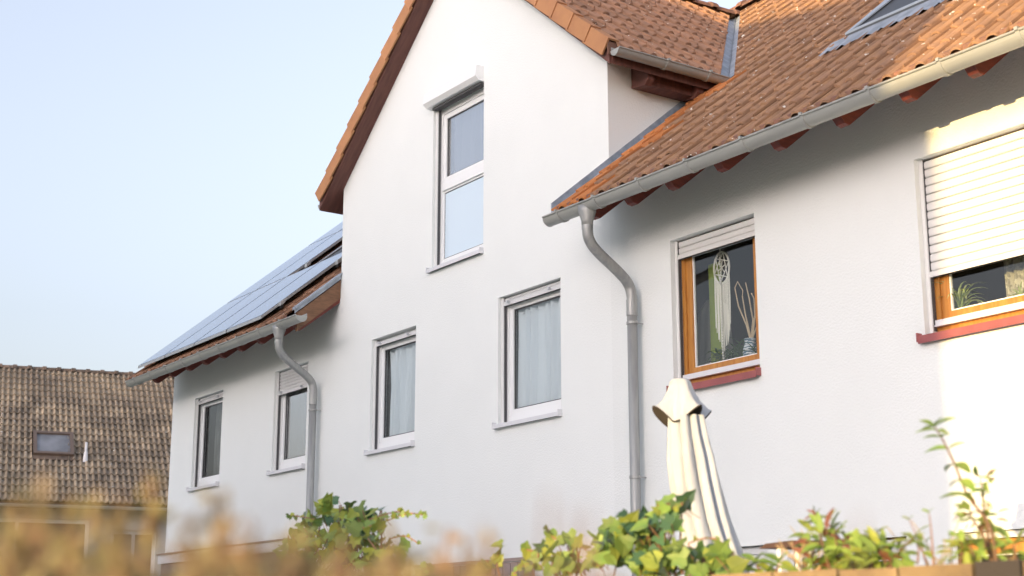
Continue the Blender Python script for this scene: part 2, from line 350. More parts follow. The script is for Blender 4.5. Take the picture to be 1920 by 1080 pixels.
# ------------------------------------------------------------------ windows
def bars(b, x0, x1, z0, z1, wd, y0, y1, wb=None):
    wb = wb or wd
    b.box(x0, x0 + wd, y0, y1, z0, z1); b.box(x1 - wd, x1, y0, y1, z0, z1)
    b.box(x0 + wd, x1 - wd, y0 + .001, y1, z0, z0 + wb); b.box(x0 + wd, x1 - wd, y0 + .001, y1, z1 - wd, z1)
def window(parent, h, style='white', drop=0.09, split=None, rd=0.085, sill=True, label=None, refl=False, slat=0.05, bmat=None):
    x0, x1, z0, z1 = h; white = style == 'white'
    fm = M['pvc'] if white else M['wood']
    sm = M['alu_w'] if white else M['redsill']
    zb = z0 + (0.045 if white else 0.055); e = 0.002
    rw = 0.05 if white else 0.035
    f = MB(); bars(f, x0 + e, x1 - e, zb, z1 - .004, 0.075, rd, rd + 0.07, 0.085)
    fr = obj('window', f, fm, parent, label=label)
    subs = [(x0 + .075, x1 - .075, zb + .085, z1 - .079)]
    if split:
        s_ = MB(); s_.box(x0 + .075, x1 - .075, rd - .004, rd + .06, split - .05, split + .05); obj('transom', s_, fm, fr)
        subs = [(x0 + .075, x1 - .075, split + .05, z1 - .079), (x0 + .075, x1 - .075, zb + .085, split - .05)]
    for k, (a, c, p, q) in enumerate(subs):
        wd = (0.058 if white else 0.07) if not (split and k == 1) else 0.02
        s_ = MB(); bars(s_, a + .003, c - .003, p + .003, q - .003, wd, rd + .016, rd + .062); obj('sash', s_, fm, fr)
        s_ = MB(); bars(s_, a + wd + .003, c - wd - .003, p + wd + .003, q - wd - .003, 0.012, rd + .03, rd + .05); obj('gasket', s_, M['gasket'] if white else M['pvc'], fr)
        s_ = MB(); s_.box(a + wd + .012, c - wd - .012, rd + .036, rd + .044, p + wd + .012, q - wd - .012)
        obj('pane', s_, M['glass_r'] if refl else M['glass'], fr)
    # shutter guide rails
    for (a, c) in ((x0 + e, x0 + rw), (x1 - rw, x1 - e)):
        r_ = MB(); r_.box(a, c, rd - .052, rd - .004, zb + .002, z1 - .003); obj('shutter_rail', r_, M['rail'], fr)
        r_ = MB(); r_.box(c + .0005 if a < (x0 + x1) / 2 else a - .006, c + .006 if a < (x0 + x1) / 2 else a - .0005, rd - .042, rd - .012, zb + .02, z1 - .01); obj('rail_seal', r_, M['gasket'], fr)
    if drop:
        sl = M['slat_g'] if white else M['slat']
        zz = z1 - .012; zend = z1 - drop; bb = 0.05 if not white else 0.055
        n = max(0, int(round((zz - zend - bb) / slat)))
        pitch = (zz - zend - bb) / n if n else 0
        if n:
            me = MB(); rows = []
            for t, dy in ((0.03, 0.004), (.08, -.003), (.2, -.006), (.5, -.0075), (.8, -.006), (.92, -.003), (.97, 0.004)):
                rows.append([(x0 + rw - .01, rd - .028 + dy, t * pitch), (x1 - rw + .01, rd - .028 + dy, t * pitch)])
            me.grid(rows)
            me.poly([(x0 + rw - .01, rd - .02, -.01), (x1 - rw + .01, rd - .02, -.01), (x1 - rw + .01, rd - .02, pitch), (x0 + rw - .01, rd - .02, pitch)])
            mesh = me.mesh('shutter_slat', sl)
            for k in range(n): place('shutter_slat', mesh, fr, Matrix.Translation((0, 0, zend + bb + k * pitch)))
        s_ = MB(); s_.box(x0 + rw - .012, x1 - rw + .012, rd - .046, rd - .012, zend, zend + bb - .006)
        s_.box(x0 + rw - .012, x1 - rw + .012, rd - .050, rd - .010, zend, zend + .012)
        obj('shutter_bottom_bar', s_, bmat or sl, fr)
        if white:
            for xx in (x0 + .16, x1 - .22):
                s_ = MB(); s_.tube([(xx, rd - .045, zend + .03), (xx + .0, rd - .085, zend + .03)], [.014, .011], 8); s_.tube([(xx, rd - .085, zend + .03), (xx + .0, rd - .09, zend + .03)], .016, 8)
                obj('stopper', s_, M['alu'], fr)
    if not white:                          # weather bar
        s_ = MB(); s_.box(x0 + .04, x1 - .04, rd - .03, rd - .001, zb + .05, zb + .10); s_.box(x0 + .04, x1 - .04, rd - .042, rd - .0305, zb + .05, zb + .062)
        obj('weather_bar', s_, M['alu_w'], fr)
    if sill:
        s_ = MB()
        pr = 0.05
        a, c = x0 - .03, x1 + .0
        s_.prism([(a, rd, z0 + .048), (a, -pr, z0 + .036), (a, -pr, z0 - (.006 if white else .022)), (a, -pr + .006, z0 - (.006 if white else .022)), (a, -pr + .006, z0 + .026), (a, rd, z0 + .038)], (c - a, 0, 0))
        obj('sill', s_, sm, fr)
        for xx in (a - .012, c):
            s_ = MB(); s_.box(xx, xx + .012, -pr - .004, 0.0 if xx < a else .0, z0 - .008, z0 + .06); obj('sill_cap', s_, sm, fr)
    return fr

window(houseA, W1, drop=0.10)
window(houseA, W2, drop=0.33, slat=0.045, refl=True)
window(houseA, W3, drop=0.09)
window(houseA, W4, drop=0.10)
dw = window(houseA, DW, drop=0, split=6.60, refl=True)
rw1 = window(houseB, RW1, 'wood', drop=0.18, slat=0.07, rd=0.10, label='wood framed window with its shutter rolled nearly up')
rw2 = window(houseB, RW2, 'wood', drop=0.92, slat=0.064, rd=0.10, label='wide wood framed window with shutter lowered two thirds')
window(houseB, G1, 'white', drop=1.1, slat=0.06, sill=False, bmat=M['slat'])
window(houseB, G2, 'wood', drop=0.12, slat=0.05, sill=False)
window(houseB, G3, 'wood', drop=0.05, slat=0.05)

# hood over the gable window
s_ = MB(); x0, x1 = DW[0] - .06, DW[1]
s_.prism([(x0, 0, 7.76), (x0, -.10, 7.75), (x0, -.115, 7.62), (x0, -.07, 7.575), (x0, 0.10, 7.565), (x0, 0.10, 7.569), (x0, 0.0, 7.575)], (x1 - x0, 0, 0))
obj('shutter_hood', s_, M['pvc'], houseA)
s_ = MB(); s_.box(DW[0] + .02, DW[1] - .02, -.03, .05, 7.54, 7.563); obj('shutter_slot', s_, M['gasket'], houseA)

# curtains and things behind the panes
def curtain(name, x0, x1, z0, z1, y, m, label, folds=9, amp=.034, sag=0.0, parent=None, seed=1):
    rnd = random.Random(seed); ph = [rnd.uniform(0, 6.28) for _ in range(4)]
    b = MB(); rows = []
    for k in range(9):
        t = k / 8; z = z1 + (z0 - z1) * t; r = []
        for i in range(61):
            u_ = i / 60; xx = x0 + (x1 - x0) * u_
            yy = y + amp * math.sin(u_ * folds * 6.283 + ph[0] + .9 * math.sin(t * 2.1 + ph[1])) + amp * .6 * math.sin(u_ * folds * 2.7 * 3.1 + ph[2] + t * 1.5)
            r.append((xx, yy, z - sag * math.sin(u_ * 3.14) * t))
        rows.append(r)
    b.grid(rows); o = obj(name, b, m, parent, smooth=True)
    return tag(o, label, 'curtain')
curtain('curtain', W3[0] + .13, W3[1] - .05, W3[2] + .12, W3[3] - .1, .185, M['curtain'], 'pale blue net curtain behind the left window under the gable', 7, seed=3)
curtain('curtain', W4[0] + .13, W4[1] - .02, W4[2] + .12, W4[3] - .1, .185, M['curtain'], 'pale blue net curtain behind the right window under the gable', 8, seed=5)
curtain('curtain', DW[0] + .16, DW[1] - .02, 6.6, DW[3] - .05, .20, M['curtain'], 'pale blue gathered curtain in the upper pane of the tall gable window', 6, .03, seed=8)
curtain('curtain', W1[0] + .2, W1[1] - .02, W1[2] + .1, W1[3] - .05, .30, M['curtain_d'], 'dim grey curtain behind the leftmost window of the white house', 9, seed=9)
curtain('curtain', W2[0] + .18, W2[1] - .4, W2[2] + .1, W2[3] - .05, .32, M['curtain_d'], 'dim grey curtain behind the window beside the left downpipe', 8, seed=11)
b = MB(); b.box(DW[0] + .109, DW[1] - .109, .112, .119, 5.745, 6.515); obj('privacy_film', b, M['frost'], dw)
curtain('curtain', -6.55, -6.1, 3.7, 5.0, .34, M['lace'], 'cream lace curtain beside the spider plant in the right window', 6, .02, seed=13)
b = MB(); b.box(-9.68, -9.52, .30, .32, 3.72, 4.80)
tag(obj('green_curtain', b, M['green']), 'narrow olive green curtain strip at the left side of the dream catcher window', 'curtain')

# dream catcher
DC = aty(1353, 502, .22)
dct = thing('dream_catcher', 'cream macrame dream catcher with long fringe hanging in the wood framed window', 'dream catcher', (DC.x, DC.y, DC.z - 0.9))
rr = 0.125
b = MB(); b.tube([(DC.x + rr * .8 * math.cos(a * .2618), DC.y, DC.z + rr * 1.15 * math.sin(a * .2618)) for a in range(25)], .009, 6, False); obj('hoop', b, M['rope'], dct)
b = MB()
P6 = [Vector((DC.x + rr * .8 * math.cos(a * 1.0472 + .3), DC.y, DC.z + rr * 1.15 * math.sin(a * 1.0472 + .3))) for a in range(6)]
for i in range(6):
    b.tube([P6[i], P6[(i + 2) % 6]], .005, 5)
    b.tube([DC, P6[i] * .45 + DC * .55], .005, 5)
obj('web', b, M['rope'], dct)
b = MB()
rnd = random.Random(4)
for i in range(17):
    xx = DC.x - .095 + .19 * i / 16; e = abs(i - 8) / 8
    l_ = .50 + .10 * (1 - e) + rnd.uniform(-.02, .02)
    zt = DC.z - rr * 1.15 * math.sqrt(max(0, 1 - (min(.99, abs(xx - DC.x) / (rr * .8))) ** 2)) if abs(xx - DC.x) < rr * .8 else DC.z
    b.tube([(xx, DC.y, zt), (xx + rnd.uniform(-.004, .004), DC.y, zt - l_ * .5), (xx + rnd.uniform(-.008, .008), DC.y, zt - l_)], .0048, 4)
obj('fringe', b, M['rope'], dct)
b = MB()
for i in range(44):
    b.tube([(DC.x + .004 * math.sin(i), DC.y - .015, DC.z + .20 - i * .026), (DC.x, DC.y - .015, DC.z + .182 - i * .026)], .0085, 6)
obj('bead_string', b, M['rope'], dct)

# shirt hanging behind
SHX = aty(1335, 600, .62).x
b = MB(); rows = []
for k, (zz, wd) in enumerate(((4.58, .07), (4.50, .2), (4.35, .24), (4.15, .27), (3.98, .30), (3.9, .31))):
    rows.append([(SHX + wd * (i / 14 - .5) * 1.9, .62 + .02 * math.sin(i * 1.9 + k * .4), zz + (.03 * math.sin(i * .8) if k == 5 else 0)) for i in range(15)])
b.grid(rows); o = obj('hanging_shirt', b, M['cotton'], smooth=True)
tag(o, 'white shirt hanging inside the room behind the dream catcher', 'shirt')

def blade(b, base, d, L, wd, droop=.5, seg=6, fold=.25):
    d = Vector(d).normalized(); s_ = d.cross(Vector((0, 0, 1)))
    s_ = s_.normalized() if s_.length > .01 else Vector((1, 0, 0))
    rows = []; p = Vector(base)
    for k in range(seg + 1):
        t = k / seg; ww = wd * math.sin(math.pi * min(.97, t * .9 + .08))
        n_ = s_.cross(d).normalized()
        rows.append([p - s_ * ww / 2 + n_ * ww * fold, p, p + s_ * ww / 2 + n_ * ww * fold])
        d = (d + Vector((0, 0, -droop / seg * (1 + t)))).normalized(); p = p + d * L / seg
    b.grid(rows)
# pot plant at the foot of the dream catcher window
pp = thing('potted_plant', 'dark bushy potted plant on the inside ledge below the dream catcher', 'plant', (-9.30, .30, 3.80))
b = MB(); rnd = random.Random(9)
for i in range(200):
    a = rnd.uniform(0, 6.28); bx = -9.32 + rnd.uniform(-.27, .42)
    blade(b, (bx, .27 + rnd.uniform(-.04, .10), 3.80 + rnd.uniform(0, .14)), (math.cos(a), math.sin(a) * .5, rnd.uniform(.1, 1.4)), rnd.uniform(.10, .24), .020, .7, 4)
obj('foliage', b, M['leafd'], pp, kind='stuff')
for k in range(3):
    b = MB(); b.tube([(-9.5 + .25 * k, .33, 3.70), (-9.5 + .25 * k, .33, 3.82)], [.05, .06], 12); obj('pot', b, M['redsill'], pp)
# vase with twigs
vz = aty(1408, 682, .26)
vt = thing('vase', 'blue and white woven vase holding bare twigs behind the wood framed window', 'vase', (vz.x, vz.y, vz.z - .03))
b = MB(); rows = []
for zz, r_ in ((0, .05), (.02, .058), (.09, .066), (.16, .062), (.20, .05), (.23, .046), (.25, .05)):
    rows.append([(vz.x + r_ * math.cos(i * .3927), vz.y + r_ * math.sin(i * .3927), vz.z - .03 + zz) for i in range(16)])
b.grid(rows, True); obj('vase_body', b, M['vase'], vt, smooth=True)
b = MB(); b.tube([(vz.x - .045 - .045 * math.sin(i * .45), vz.y, vz.z + .19 - .02 * i) for i in range(8)], .007, 6); obj('handle', b, M['vase'], vt)
tw = [[(1408, 640), (1400, 610), (1385, 575), (1378, 540), (1383, 528), (1393, 545), (1392, 555)], [(1408, 640), (1412, 600), (1405, 560), (1398, 530)], [(1410, 640), (1416, 590), (1414, 560), (1409, 550)], [(1409, 638), (1400, 600), (1396, 580), (1392, 555)], [(1410, 636), (1420, 610), (1424, 585)]]
for t in tw:
    b = MB(); b.tube([aty(px, py, .26) for px, py in t], [.008 - .0008 * k for k in range(len(t))], 5); obj('twig', b, M['twig'], vt)
# spider plant
sp0 = aty(1800, 598, .25)
sp = thing('spider_plant', 'striped spider plant behind the left corner of the half shuttered window', 'plant', (sp0.x, sp0.y, sp0.z - .02))
lm = []
for i in range(46):
    a = rnd.uniform(0, 6.28); b = MB()
    blade(b, (sp0.x + rnd.uniform(-.03, .03), sp0.y, sp0.z + .04), (math.cos(a) * rnd.uniform(.3, 1), math.sin(a) * .4, rnd.uniform(.8, 2.2)), rnd.uniform(.22, .38), .020, 1.5, 7)
    obj('leaf', b, M['leafs'], sp)
b = MB(); b.tube([(sp0.x, sp0.y, sp0.z - .06), (sp0.x, sp0.y, sp0.z + .045)], [.05, .065], 14); obj('pot', b, M['redsill'], sp)
gp0 = aty(1915, 572, .25)
gp = thing('potted_plant', 'small spiky plant in a lime green pot at the right of the half shuttered window', 'plant', (gp0.x, gp0.y, gp0.z - .04))
b = MB(); b.tube([(gp0.x, gp0.y, gp0.z - .05), (gp0.x, gp0.y, gp0.z + .055)], [.055, .075], 16); obj('pot', b, M['pot'], gp, smooth=False)
for i in range(22):
    a = rnd.uniform(0, 6.28); b = MB()
    blade(b, (gp0.x, gp0.y, gp0.z + .05), (math.cos(a) * .8, math.sin(a) * .4, rnd.uniform(.5, 2)), rnd.uniform(.08, .16), .012, .9, 4); obj('leaf', b, M['leafs'], gp)

# ------------------------------------------------------------------ roof tiles
def tile_mesh(name, m, w=.30, L=.42, H=.036, th=.016, seg=5, notch=.045, mirror=False, lap=.034):
    # starts on the crest of the side-lap roll, one full roll in the middle, ends under the next tile's lap
    pr = [(.0, H - .012, 1), (.0, H + .008, 1), (.010, H + .007, 1), (.015, H - .003, 1), (.038, .013, 0), (.056, .0, 0), (.104, .0, 0)]
    for k in range(1, seg + 1):
        a = math.pi * k / (seg + 1); pr.append((.150 - .046 * math.cos(a), H * math.sin(a) ** .9, 0))
    pr += [(.196, .0, 0), (.246, .0, 0), (.264, .014, 0), (.284, H - .012, 0), (.302, H - .010, 0)]
    pr = [(u_ * w / .30, z, q) for u_, z, q in pr]
    if mirror: pr = [(w - u_, z, q) for u_, z, q in pr][::-1]
    b = MB(); lift = th + .006
    low = [(u_, notch * q + .006, z + lift) for u_, z, q in pr]; hi = [(u_, L, z) for u_, z, q in pr]
    b.grid([low, hi]); b.grid([[(u_, notch * q, z + lift - (lap if q else th)) for u_, z, q in pr], low])
    return b.mesh(name, m, False)

def basis(o, ux, uy):
    ux = Vector(ux).normalized(); uy = Vector(uy).normalized(); uz = ux.cross(uy)
    mw = Matrix((ux, uy, uz)).transposed().to_4x4(); mw.translation = Vector(o); return mw
def clipmesh(me, mw, planes, name):
    bm = bmesh.new(); bm.from_mesh(me); inv = mw.inverted()
    for (co, no) in planes:                # keep the side the normal points to
        lc = inv @ Vector(co); ln = (inv.to_3x3() @ Vector(no)).normalized()
        bmesh.ops.bisect_plane(bm, geom=bm.verts[:] + bm.edges[:] + bm.faces[:], plane_co=lc, plane_no=ln, clear_inner=True)
    if not bm.faces: bm.free(); return None
    r = bpy.data.meshes.new(name); bm.to_mesh(r); bm.free()
    for m in me.materials: r.materials.append(m)
    return r
def lay(parent, org, ux, uy, cols, rows, me, gauge, w=.30, planes=(), skip=None, newf=None, me_new=None, limit=300, budget=None, jit=1.0, seed=3, vclip=False):
    """tiles laid row by row; the nearest ones single objects, the rest joined as stuff"""
    ux = Vector(ux).normalized(); uy = Vector(uy).normalized(); uz = ux.cross(uy); rnd = random.Random(seed)
    items = []
    for r in range(rows[0], rows[1]):
        for c in range(cols[0], cols[1]):
            p = Vector(org) + ux * (c * w) + uy * (r * gauge)
            ctr = p + ux * w / 2 + uy * .18
            if skip and skip(ctr, r, c): continue
            mw = basis(p + uz * rnd.uniform(0, .004) * jit + uy * rnd.uniform(-.006, .006) * jit, ux, uy) @ Matrix.Rotation(rnd.uniform(-.003, .003) * jit, 4, 'Z') @ Matrix.Rotation(rnd.uniform(-.010, .010) * jit, 4, 'Y')
            src = me_new if (newf and newf(r, c)) else me
            cut = False; out = False
            for (co, no) in (planes if not (vclip and ctr.y < 1.2) else ()):
                dd = min((mw @ Vector(q) - Vector(co)).dot(Vector(no)) for q in ((0, 0, 0), (w, 0, 0), (0, .42, 0), (w, .42, 0)))
                dx = max((mw @ Vector(q) - Vector(co)).dot(Vector(no)) for q in ((0, 0, 0), (w, 0, 0), (0, .42, 0), (w, .42, 0)))
                if dx < .01: out = True
                elif dd < 0: cut = True
            if out: continue
            q = src
            if cut:
                q = clipmesh(src, mw, planes, 'roof_tile')
                if q is None: continue
            items.append(((ctr - CAM).length, q, mw))
    return items
def commit(parent, items, limit, mat_, infr=True):
    def vis(it):
        d = (it[2].translation - CAM); z = d.dot(fw); x = 960 + FPX * d.dot(rt) / z; y = 540 - FPX * d.dot(up) / z
        out = 0 if (-40 < x < 1960 and -40 < y < 1120 and z > 0) else 1000
        return it[0] + out
    items.sort(key=vis)
    for d, q, mw in items[:limit]: place('roof_tile', q, parent, mw)
    rest = items[limit:]
    if rest:
        b = MB()
        for d, q, mw in rest:
            i = len(b.v); b.v += [tuple(mw @ v.co) for v in q.vertices]
            for p in q.polygons: b.f.append([i + k for k in p.vertices]); b.mi.append(0)
        obj('roof_tiles_far', b, mat_, parent, kind='stuff')

GA = .368
upm = Vector((0, CS, SN)); nm = Vector((0, -SN, CS))
tA = tile_mesh('roof_tile', M['tile'], th=.022); tAm = tile_mesh('roof_tile', M['tile'], mirror=True); tB = tile_mesh('roof_tile_b', M['tile_b'], mirror=True); tNew = tile_mesh('roof_tile_new', M['tile_new'], mirror=True)
for m_ in (tA, tB, tNew): m_.name = 'roof_tile'
Y0 = -.748; org = Vector((XB + .10, Y0, RZ(Y0) - .045))
vp_co = Vector((-10.42, 1.325, 0))         # valley vertical plane: Y = 1.325-(X+10.42)
vn_main = Vector((1, 1, 0)).normalized(); vn_g = -vn_main
# --- right house roof (main slope) ; tiles also run over the party line up to the valley
NR = 19
SK = (-8.28, -6.9, .66, 2.0)               # skylight x0,x1,y0,y1
def skipB(c_, r, c): return SK[0] - .02 < c_.x < SK[1] + .02 and SK[2] - .02 < c_.y < SK[3] + .0
itB = lay(houseB, org, (1, 0, 0), upm, (0, 27), (0, NR), tB, GA, planes=[(vp_co + vn_main * .07, vn_main)], skip=skipB, newf=lambda r, c: r < 7 and (c == 0 or (c == 1 and r % 3 == 0)), me_new=tNew, seed=5, vclip=True)
itB2 = lay(houseB, org - Vector((3.0, 0, 0)), (1, 0, 0), upm, (0, 10), (6, NR), tB, GA, planes=[(vp_co + vn_main * .07, vn_main)], seed=6)
commit(houseB, itB + itB2, 300, M['tile_b'])
# --- left wing
NCL = 18; wl = (XA - .04 - XL) / NCL
orgL = Vector((XL - .02, Y0, RZ(Y0) - .045))
itL = lay(houseA, orgL, (1, 0, 0), upm, (0, NCL), (0, NR), tAm, GA, w=wl, seed=8)
nearL = [i for i in itL if i[2].translation.y < .75]; farL = [i for i in itL if i[2].translation.y >= .75]
# --- gable right slope: across = -Y direction so that ux x uy points outwards
upg = Vector((-CS, 0, SN))
NG = 11
gs = GE / CS; gaG = gs / NG
orgG = Vector((XM + GE + .02, -.14, 7.10 - .06))
itG = lay(houseA, orgG, (0, 1, 0), upg, (0, 16), (0, NG), tA, gaG, planes=[(vp_co - vn_main * .07, vn_g)], seed=10)
# NB ux x uy for (0,1,0)x(-CS,0,SN) = (SN,0,CS): outward
upgl = Vector((CS, 0, SN))
orgGL = Vector((XM - GE, 4.4, 7.10 - .045))
itGL = lay(houseA, orgGL, (0, -1, 0), upgl, (0, 15), (0, NG), tA, gaG, seed=12)
commit(houseA, itG, 400, M['tile']); commit(houseA, nearL, 120, M['tile']); 
b = MB()
for d, q, mw in farL + itGL:
    i = len(b.v); b.v += [tuple(mw @ v.co) for v in q.vertices]
    for p in q.polygons: b.f.append([i + k for k in p.vertices]); b.mi.append(0)
obj('roof_tiles_far', b, M['tile'], houseA, kind='stuff')
for (hp, xa_, xz_, nm_) in ((houseB, XB + .11, XR, 'tile_b'), (houseA, XL, XA - .05, 'tile')):
    b = MB(); b.box(xa_, xz_, Y0 + .012, Y0 + .03, -.06, -.004, lambda p: Vector((p.x, p.y, p.z + RZ(p.y) + .012))); obj('eave_comb', b, M['ridge'], hp)
b = MB(); b.box(XM + GE - .012, XM + GE + .004, -.23, -.10, 6.985, 7.115); b.box(XM + GE - .02, XM + GE - .004, -.10, 1.28, 6.99, 7.085); obj('eave_closure', b, M['ridge'], houseA)
# back slopes + decks
def deck(parent, x0, x1, name='roof_deck'):
    b = MB(); t = .05
    b.prism([(x0, -.66, RZ(-.66) - .075), (x0, YR, RZ(YR) - .075), (x0, DEP + .6, RZ(-.6) - .075), (x0, DEP + .6, RZ(-.6) - .10), (x0, YR, RZ(YR) - .10), (x0, -.66, RZ(-.66) - .10)], (x1 - x0, 0, 0))
    obj(name, b, M['soffit'], parent)
deck(houseA, XL - .02, XA - .03); deck(houseB, XB + .005, XR + .1)
b = MB()                                   # main roof sheet of the gable house behind the dormer
b.prism([(XA - .03, 1.35, RZ(1.35) - .085), (XA - .03, YR, RZ(YR) - .085), (XA - .03, DEP + .6, RZ(-.6) - .085), (XA - .03, DEP + .6, RZ(-.6) - .12), (XA - .03, YR, RZ(YR) - .12), (XA - .03, 1.35, RZ(1.35) - .12)], (XB - XA + .03, 0, 0))
obj('roof_deck', b, M['deck'], houseA)
b = MB()
for sgn in (1, -1):
    xe = XM + sgn * (GE - .01)
    pts = [(xe, -.17, 7.10 - .07), (XM, -.17, GZ(XM) - .07), (XM, 4.4, GZ(XM) - .07), (xe, 1.30, 7.10 - .07)]
    b.prism(pts if sgn < 0 else pts[::-1], (0, 0, -.13))
obj('gable_soffit', b, M['soffit'], houseA)
b = MB()                                   # barge boards
for sgn in (1, -1):
    xe = XM + sgn * (GE - .02)
    b.prism([(xe, -.20, 7.10 - .06), (XM, -.20, GZ(XM) - .06), (XM, -.20, GZ(XM) - .20), (xe, -.20, 7.10 - .20)], (0, .028, 0))
obj('barge_board', b, M['soffit'], houseA)
# verge tiles: one piece per course
def verge(sgn):
    uy = Vector((-sgn * CS, 0, SN)); o0 = Vector((XM + sgn * GE, -.232, 7.10 + .0))
    b = MB(); L = gaG + .045
    # local: x = +Y (inwards), y = up slope, z = normal
    b.box(0, .020, 0, L, -.150, .030, lambda p: Vector((p.x - (.014 * (1 - p.y / L)), p.y, p.z + .018 * (1 - p.y / L))))
    b.box(.020, .12, 0, L, .012, .030, lambda p: Vector((p.x, p.y, p.z + .018 * (1 - p.y / L))))
    me = b.mesh('verge_tile', M['verge'])
    uxx = Vector((0, 1, 0)); uz = Vector((sgn * SN, 0, CS))
    for k in range(NG):
        p = o0 + uy * (k * gaG)
        mw = Matrix((uxx, uy, uz)).transposed().to_4x4(); mw.translation = p
        place('verge_tile', me, houseA, mw)
verge(1); verge(-1)
# ridge tiles
def ridge(parent, p0, p1, m, L=.40, r=.115, n=7, name='ridge_tile'):
    p0, p1 = Vector(p0), Vector(p1); d = p1 - p0; N = max(1, int(d.length / L)); L = d.length / N; d.normalize()
    s_ = d.cross(Vector((0, 0, 1))).normalized()
    b = MB(); rows = []
    for t, q, zz in ((0, 1.12, .012), (.10, 1.12, .012), (.13, 1.0, 0), (L + .03, .97, -.004)):
        rows.append([(r * q * math.cos(math.pi * k / n), t, r * q * .82 * math.sin(math.pi * k / n) + zz) for k in range(n + 1)])
    b.grid(rows); b.poly([rows[0][k] for k in range(n + 1)])
    me = b.mesh(name, m, False)
    for k in range(N):
        mw = Matrix((s_, d, s_.cross(d))).transposed().to_4x4(); mw.translation = p0 + d * L * k
        place(name, me, parent, mw)
ridge(houseA, (XM, 4.42, GZ(XM) - .035), (XM, -.2, GZ(XM) - .035), M['ridge'])
ridge(houseB, (XR, YR, RZ(YR) - .03), (-14.8, YR, RZ(YR) - .03), M['ridge'])
# rafters under the eaves
def rafter(parent, x):
    b = MB(); w_ = .085
    pts = []
    y0, y1 = -.63, 0.0
    t = lambda y: RZ(y) - .105
    pts = [(x - w_ / 2, y1, t(y1)), (x - w_ / 2, y0, t(y0)), (x - w_ / 2, y0, t(y0) - .085), (x - w_ / 2, y0 + .05, t(y0) - .135), (x - w_ / 2, y0 + .10, t(y0 + .10) - .225), (x - w_ / 2, y1, t(y1) - .25)]
    b.prism(pts[::-1], (w_, 0, 0))
    me = b.mesh('rafter', [M['redwood'], M['rafter_end']])
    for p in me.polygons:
        if p.normal.y < -.5 and abs(p.normal.x) < .5 and p.center.y < -.5: p.material_index = 1  # front end faces take the darker tone
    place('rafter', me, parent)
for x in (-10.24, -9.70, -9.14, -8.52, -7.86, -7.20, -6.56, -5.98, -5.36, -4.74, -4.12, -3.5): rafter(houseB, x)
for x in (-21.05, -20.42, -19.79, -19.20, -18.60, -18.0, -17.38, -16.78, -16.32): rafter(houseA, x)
b = MB(); b.box(-16.30, -16.262, -.60, -.003, -.30, -.06, lambda p: Vector((p.x, p.y, p.z + RZ(p.y)))); obj('verge_board', b, M['board'], houseA)
b = MB(); b.box(-16.34, -16.23, -.64, -.003, .005, .035, lambda p: Vector((p.x, p.y, p.z + RZ(p.y)))); b.box(-16.258, -16.25, -.64, -.003, -.045, .005, lambda p: Vector((p.x, p.y, p.z + RZ(p.y)))); obj('verge_trim', b, M['flash'], houseA)
# wall plate purlins under the gable eave
b = MB(); b.box(XB + .003, -10.55, .38, 1.35, 6.84, 7.0); obj('purlin', b, M['soffit'], houseA)
for yy in (.30, .95):
    b = MB(); b.prism([(XB + .003, yy, 7.13), (-10.47, yy, 6.93), (-10.47, yy, 6.86), (-10.52, yy, 6.81), (XB + .003, yy, 6.84)], (0, .08, 0)); obj('rafter', b, M['soffit'], houseA)

# ------------------------------------------------------------------ gutters
def gutter(parent, p0, p1, out, brackets, r=.075, caps=(1, 1), lipr=.010, m='zinc'):
    p0, p1 = Vector(p0), Vector(p1); d = (p1 - p0).normalized(); o_ = Vector(out); z_ = Vector((0, 0, 1))
    n = 10; b = MB()
    def ring(p, r, up_=0):
        return [p + o_ * (-r * math.cos(math.pi * k / n)) - z_ * (r * math.sin(math.pi * k / n)) for k in range(n + 1)]
    b.grid([ring(p0, r), ring(p1, r)]); b.grid([ring(p1, r - .003), ring(p0, r - .003)])
    b.tube([p0 + o_ * (r + .004) + z_ * .004, p1 + o_ * (r + .004) + z_ * .004], lipr, 8)
    b.poly([p0 - o_ * r, p0 - o_ * r + z_ * .04, p1 - o_ * r + z_ * .04, p1 - o_ * r])
    g_ = obj('gutter', b, M[m], parent); autosmooth(g_, 50)
    for c, p, s_ in ((caps[0], p0, -1), (caps[1], p1, 1)):
        if c:
            b = MB(); rr_ = ring(p, r + .002); b.prism(rr_, d * s_ * .006); obj('end_cap', b, M[m], g_)
    for t in brackets:
        p = p0 + d * t; b = MB()
        b.grid([ring(p - d * .016, r + .001), ring(p - d * .016, r + .009), ring(p + d * .016, r + .009), ring(p + d * .016, r + .001)])
        b.box(-.013, .013, -.02, .02, 0, .03, lambda q: p + o_ * (r + .004 + q.y) + d * q.x + z_ * q.z * .8)
        bo = obj('bracket', b, M[m], g_); autosmooth(bo, 40)
    return g_
GYc, GZc = -.685, 5.335
xs_br = [aty(px, 540 + 0, -.74).x for px in ()]
gB = gutter(houseB, (XB - .05, GYc, GZc), (XR, GYc, GZc), (0, -1, 0), [.22, .78, 1.40, 2.03, 2.70, 3.36, 4.02, 4.66, 5.3, 5.95, 6.6])
gA = gutter(houseA, (-21.84, GYc, GZc), (-15.97, GYc, GZc), (0, -1, 0), [.35, .98, 1.60, 2.22, 2.85, 3.5, 4.13, 4.78, 5.42])
gG = gutter(houseA, (-10.355, -.20, 7.015), (-10.355, 1.24, 7.015), (1, 0, 0), [.62, 1.17], r=.062, caps=(1, 1), lipr=.008)
gGL = gutter(houseA, (XM - GE - .03, -.16, 7.0), (XM - GE - .03, 1.3, 7.0), (-1, 0, 0), [.62], r=.062)
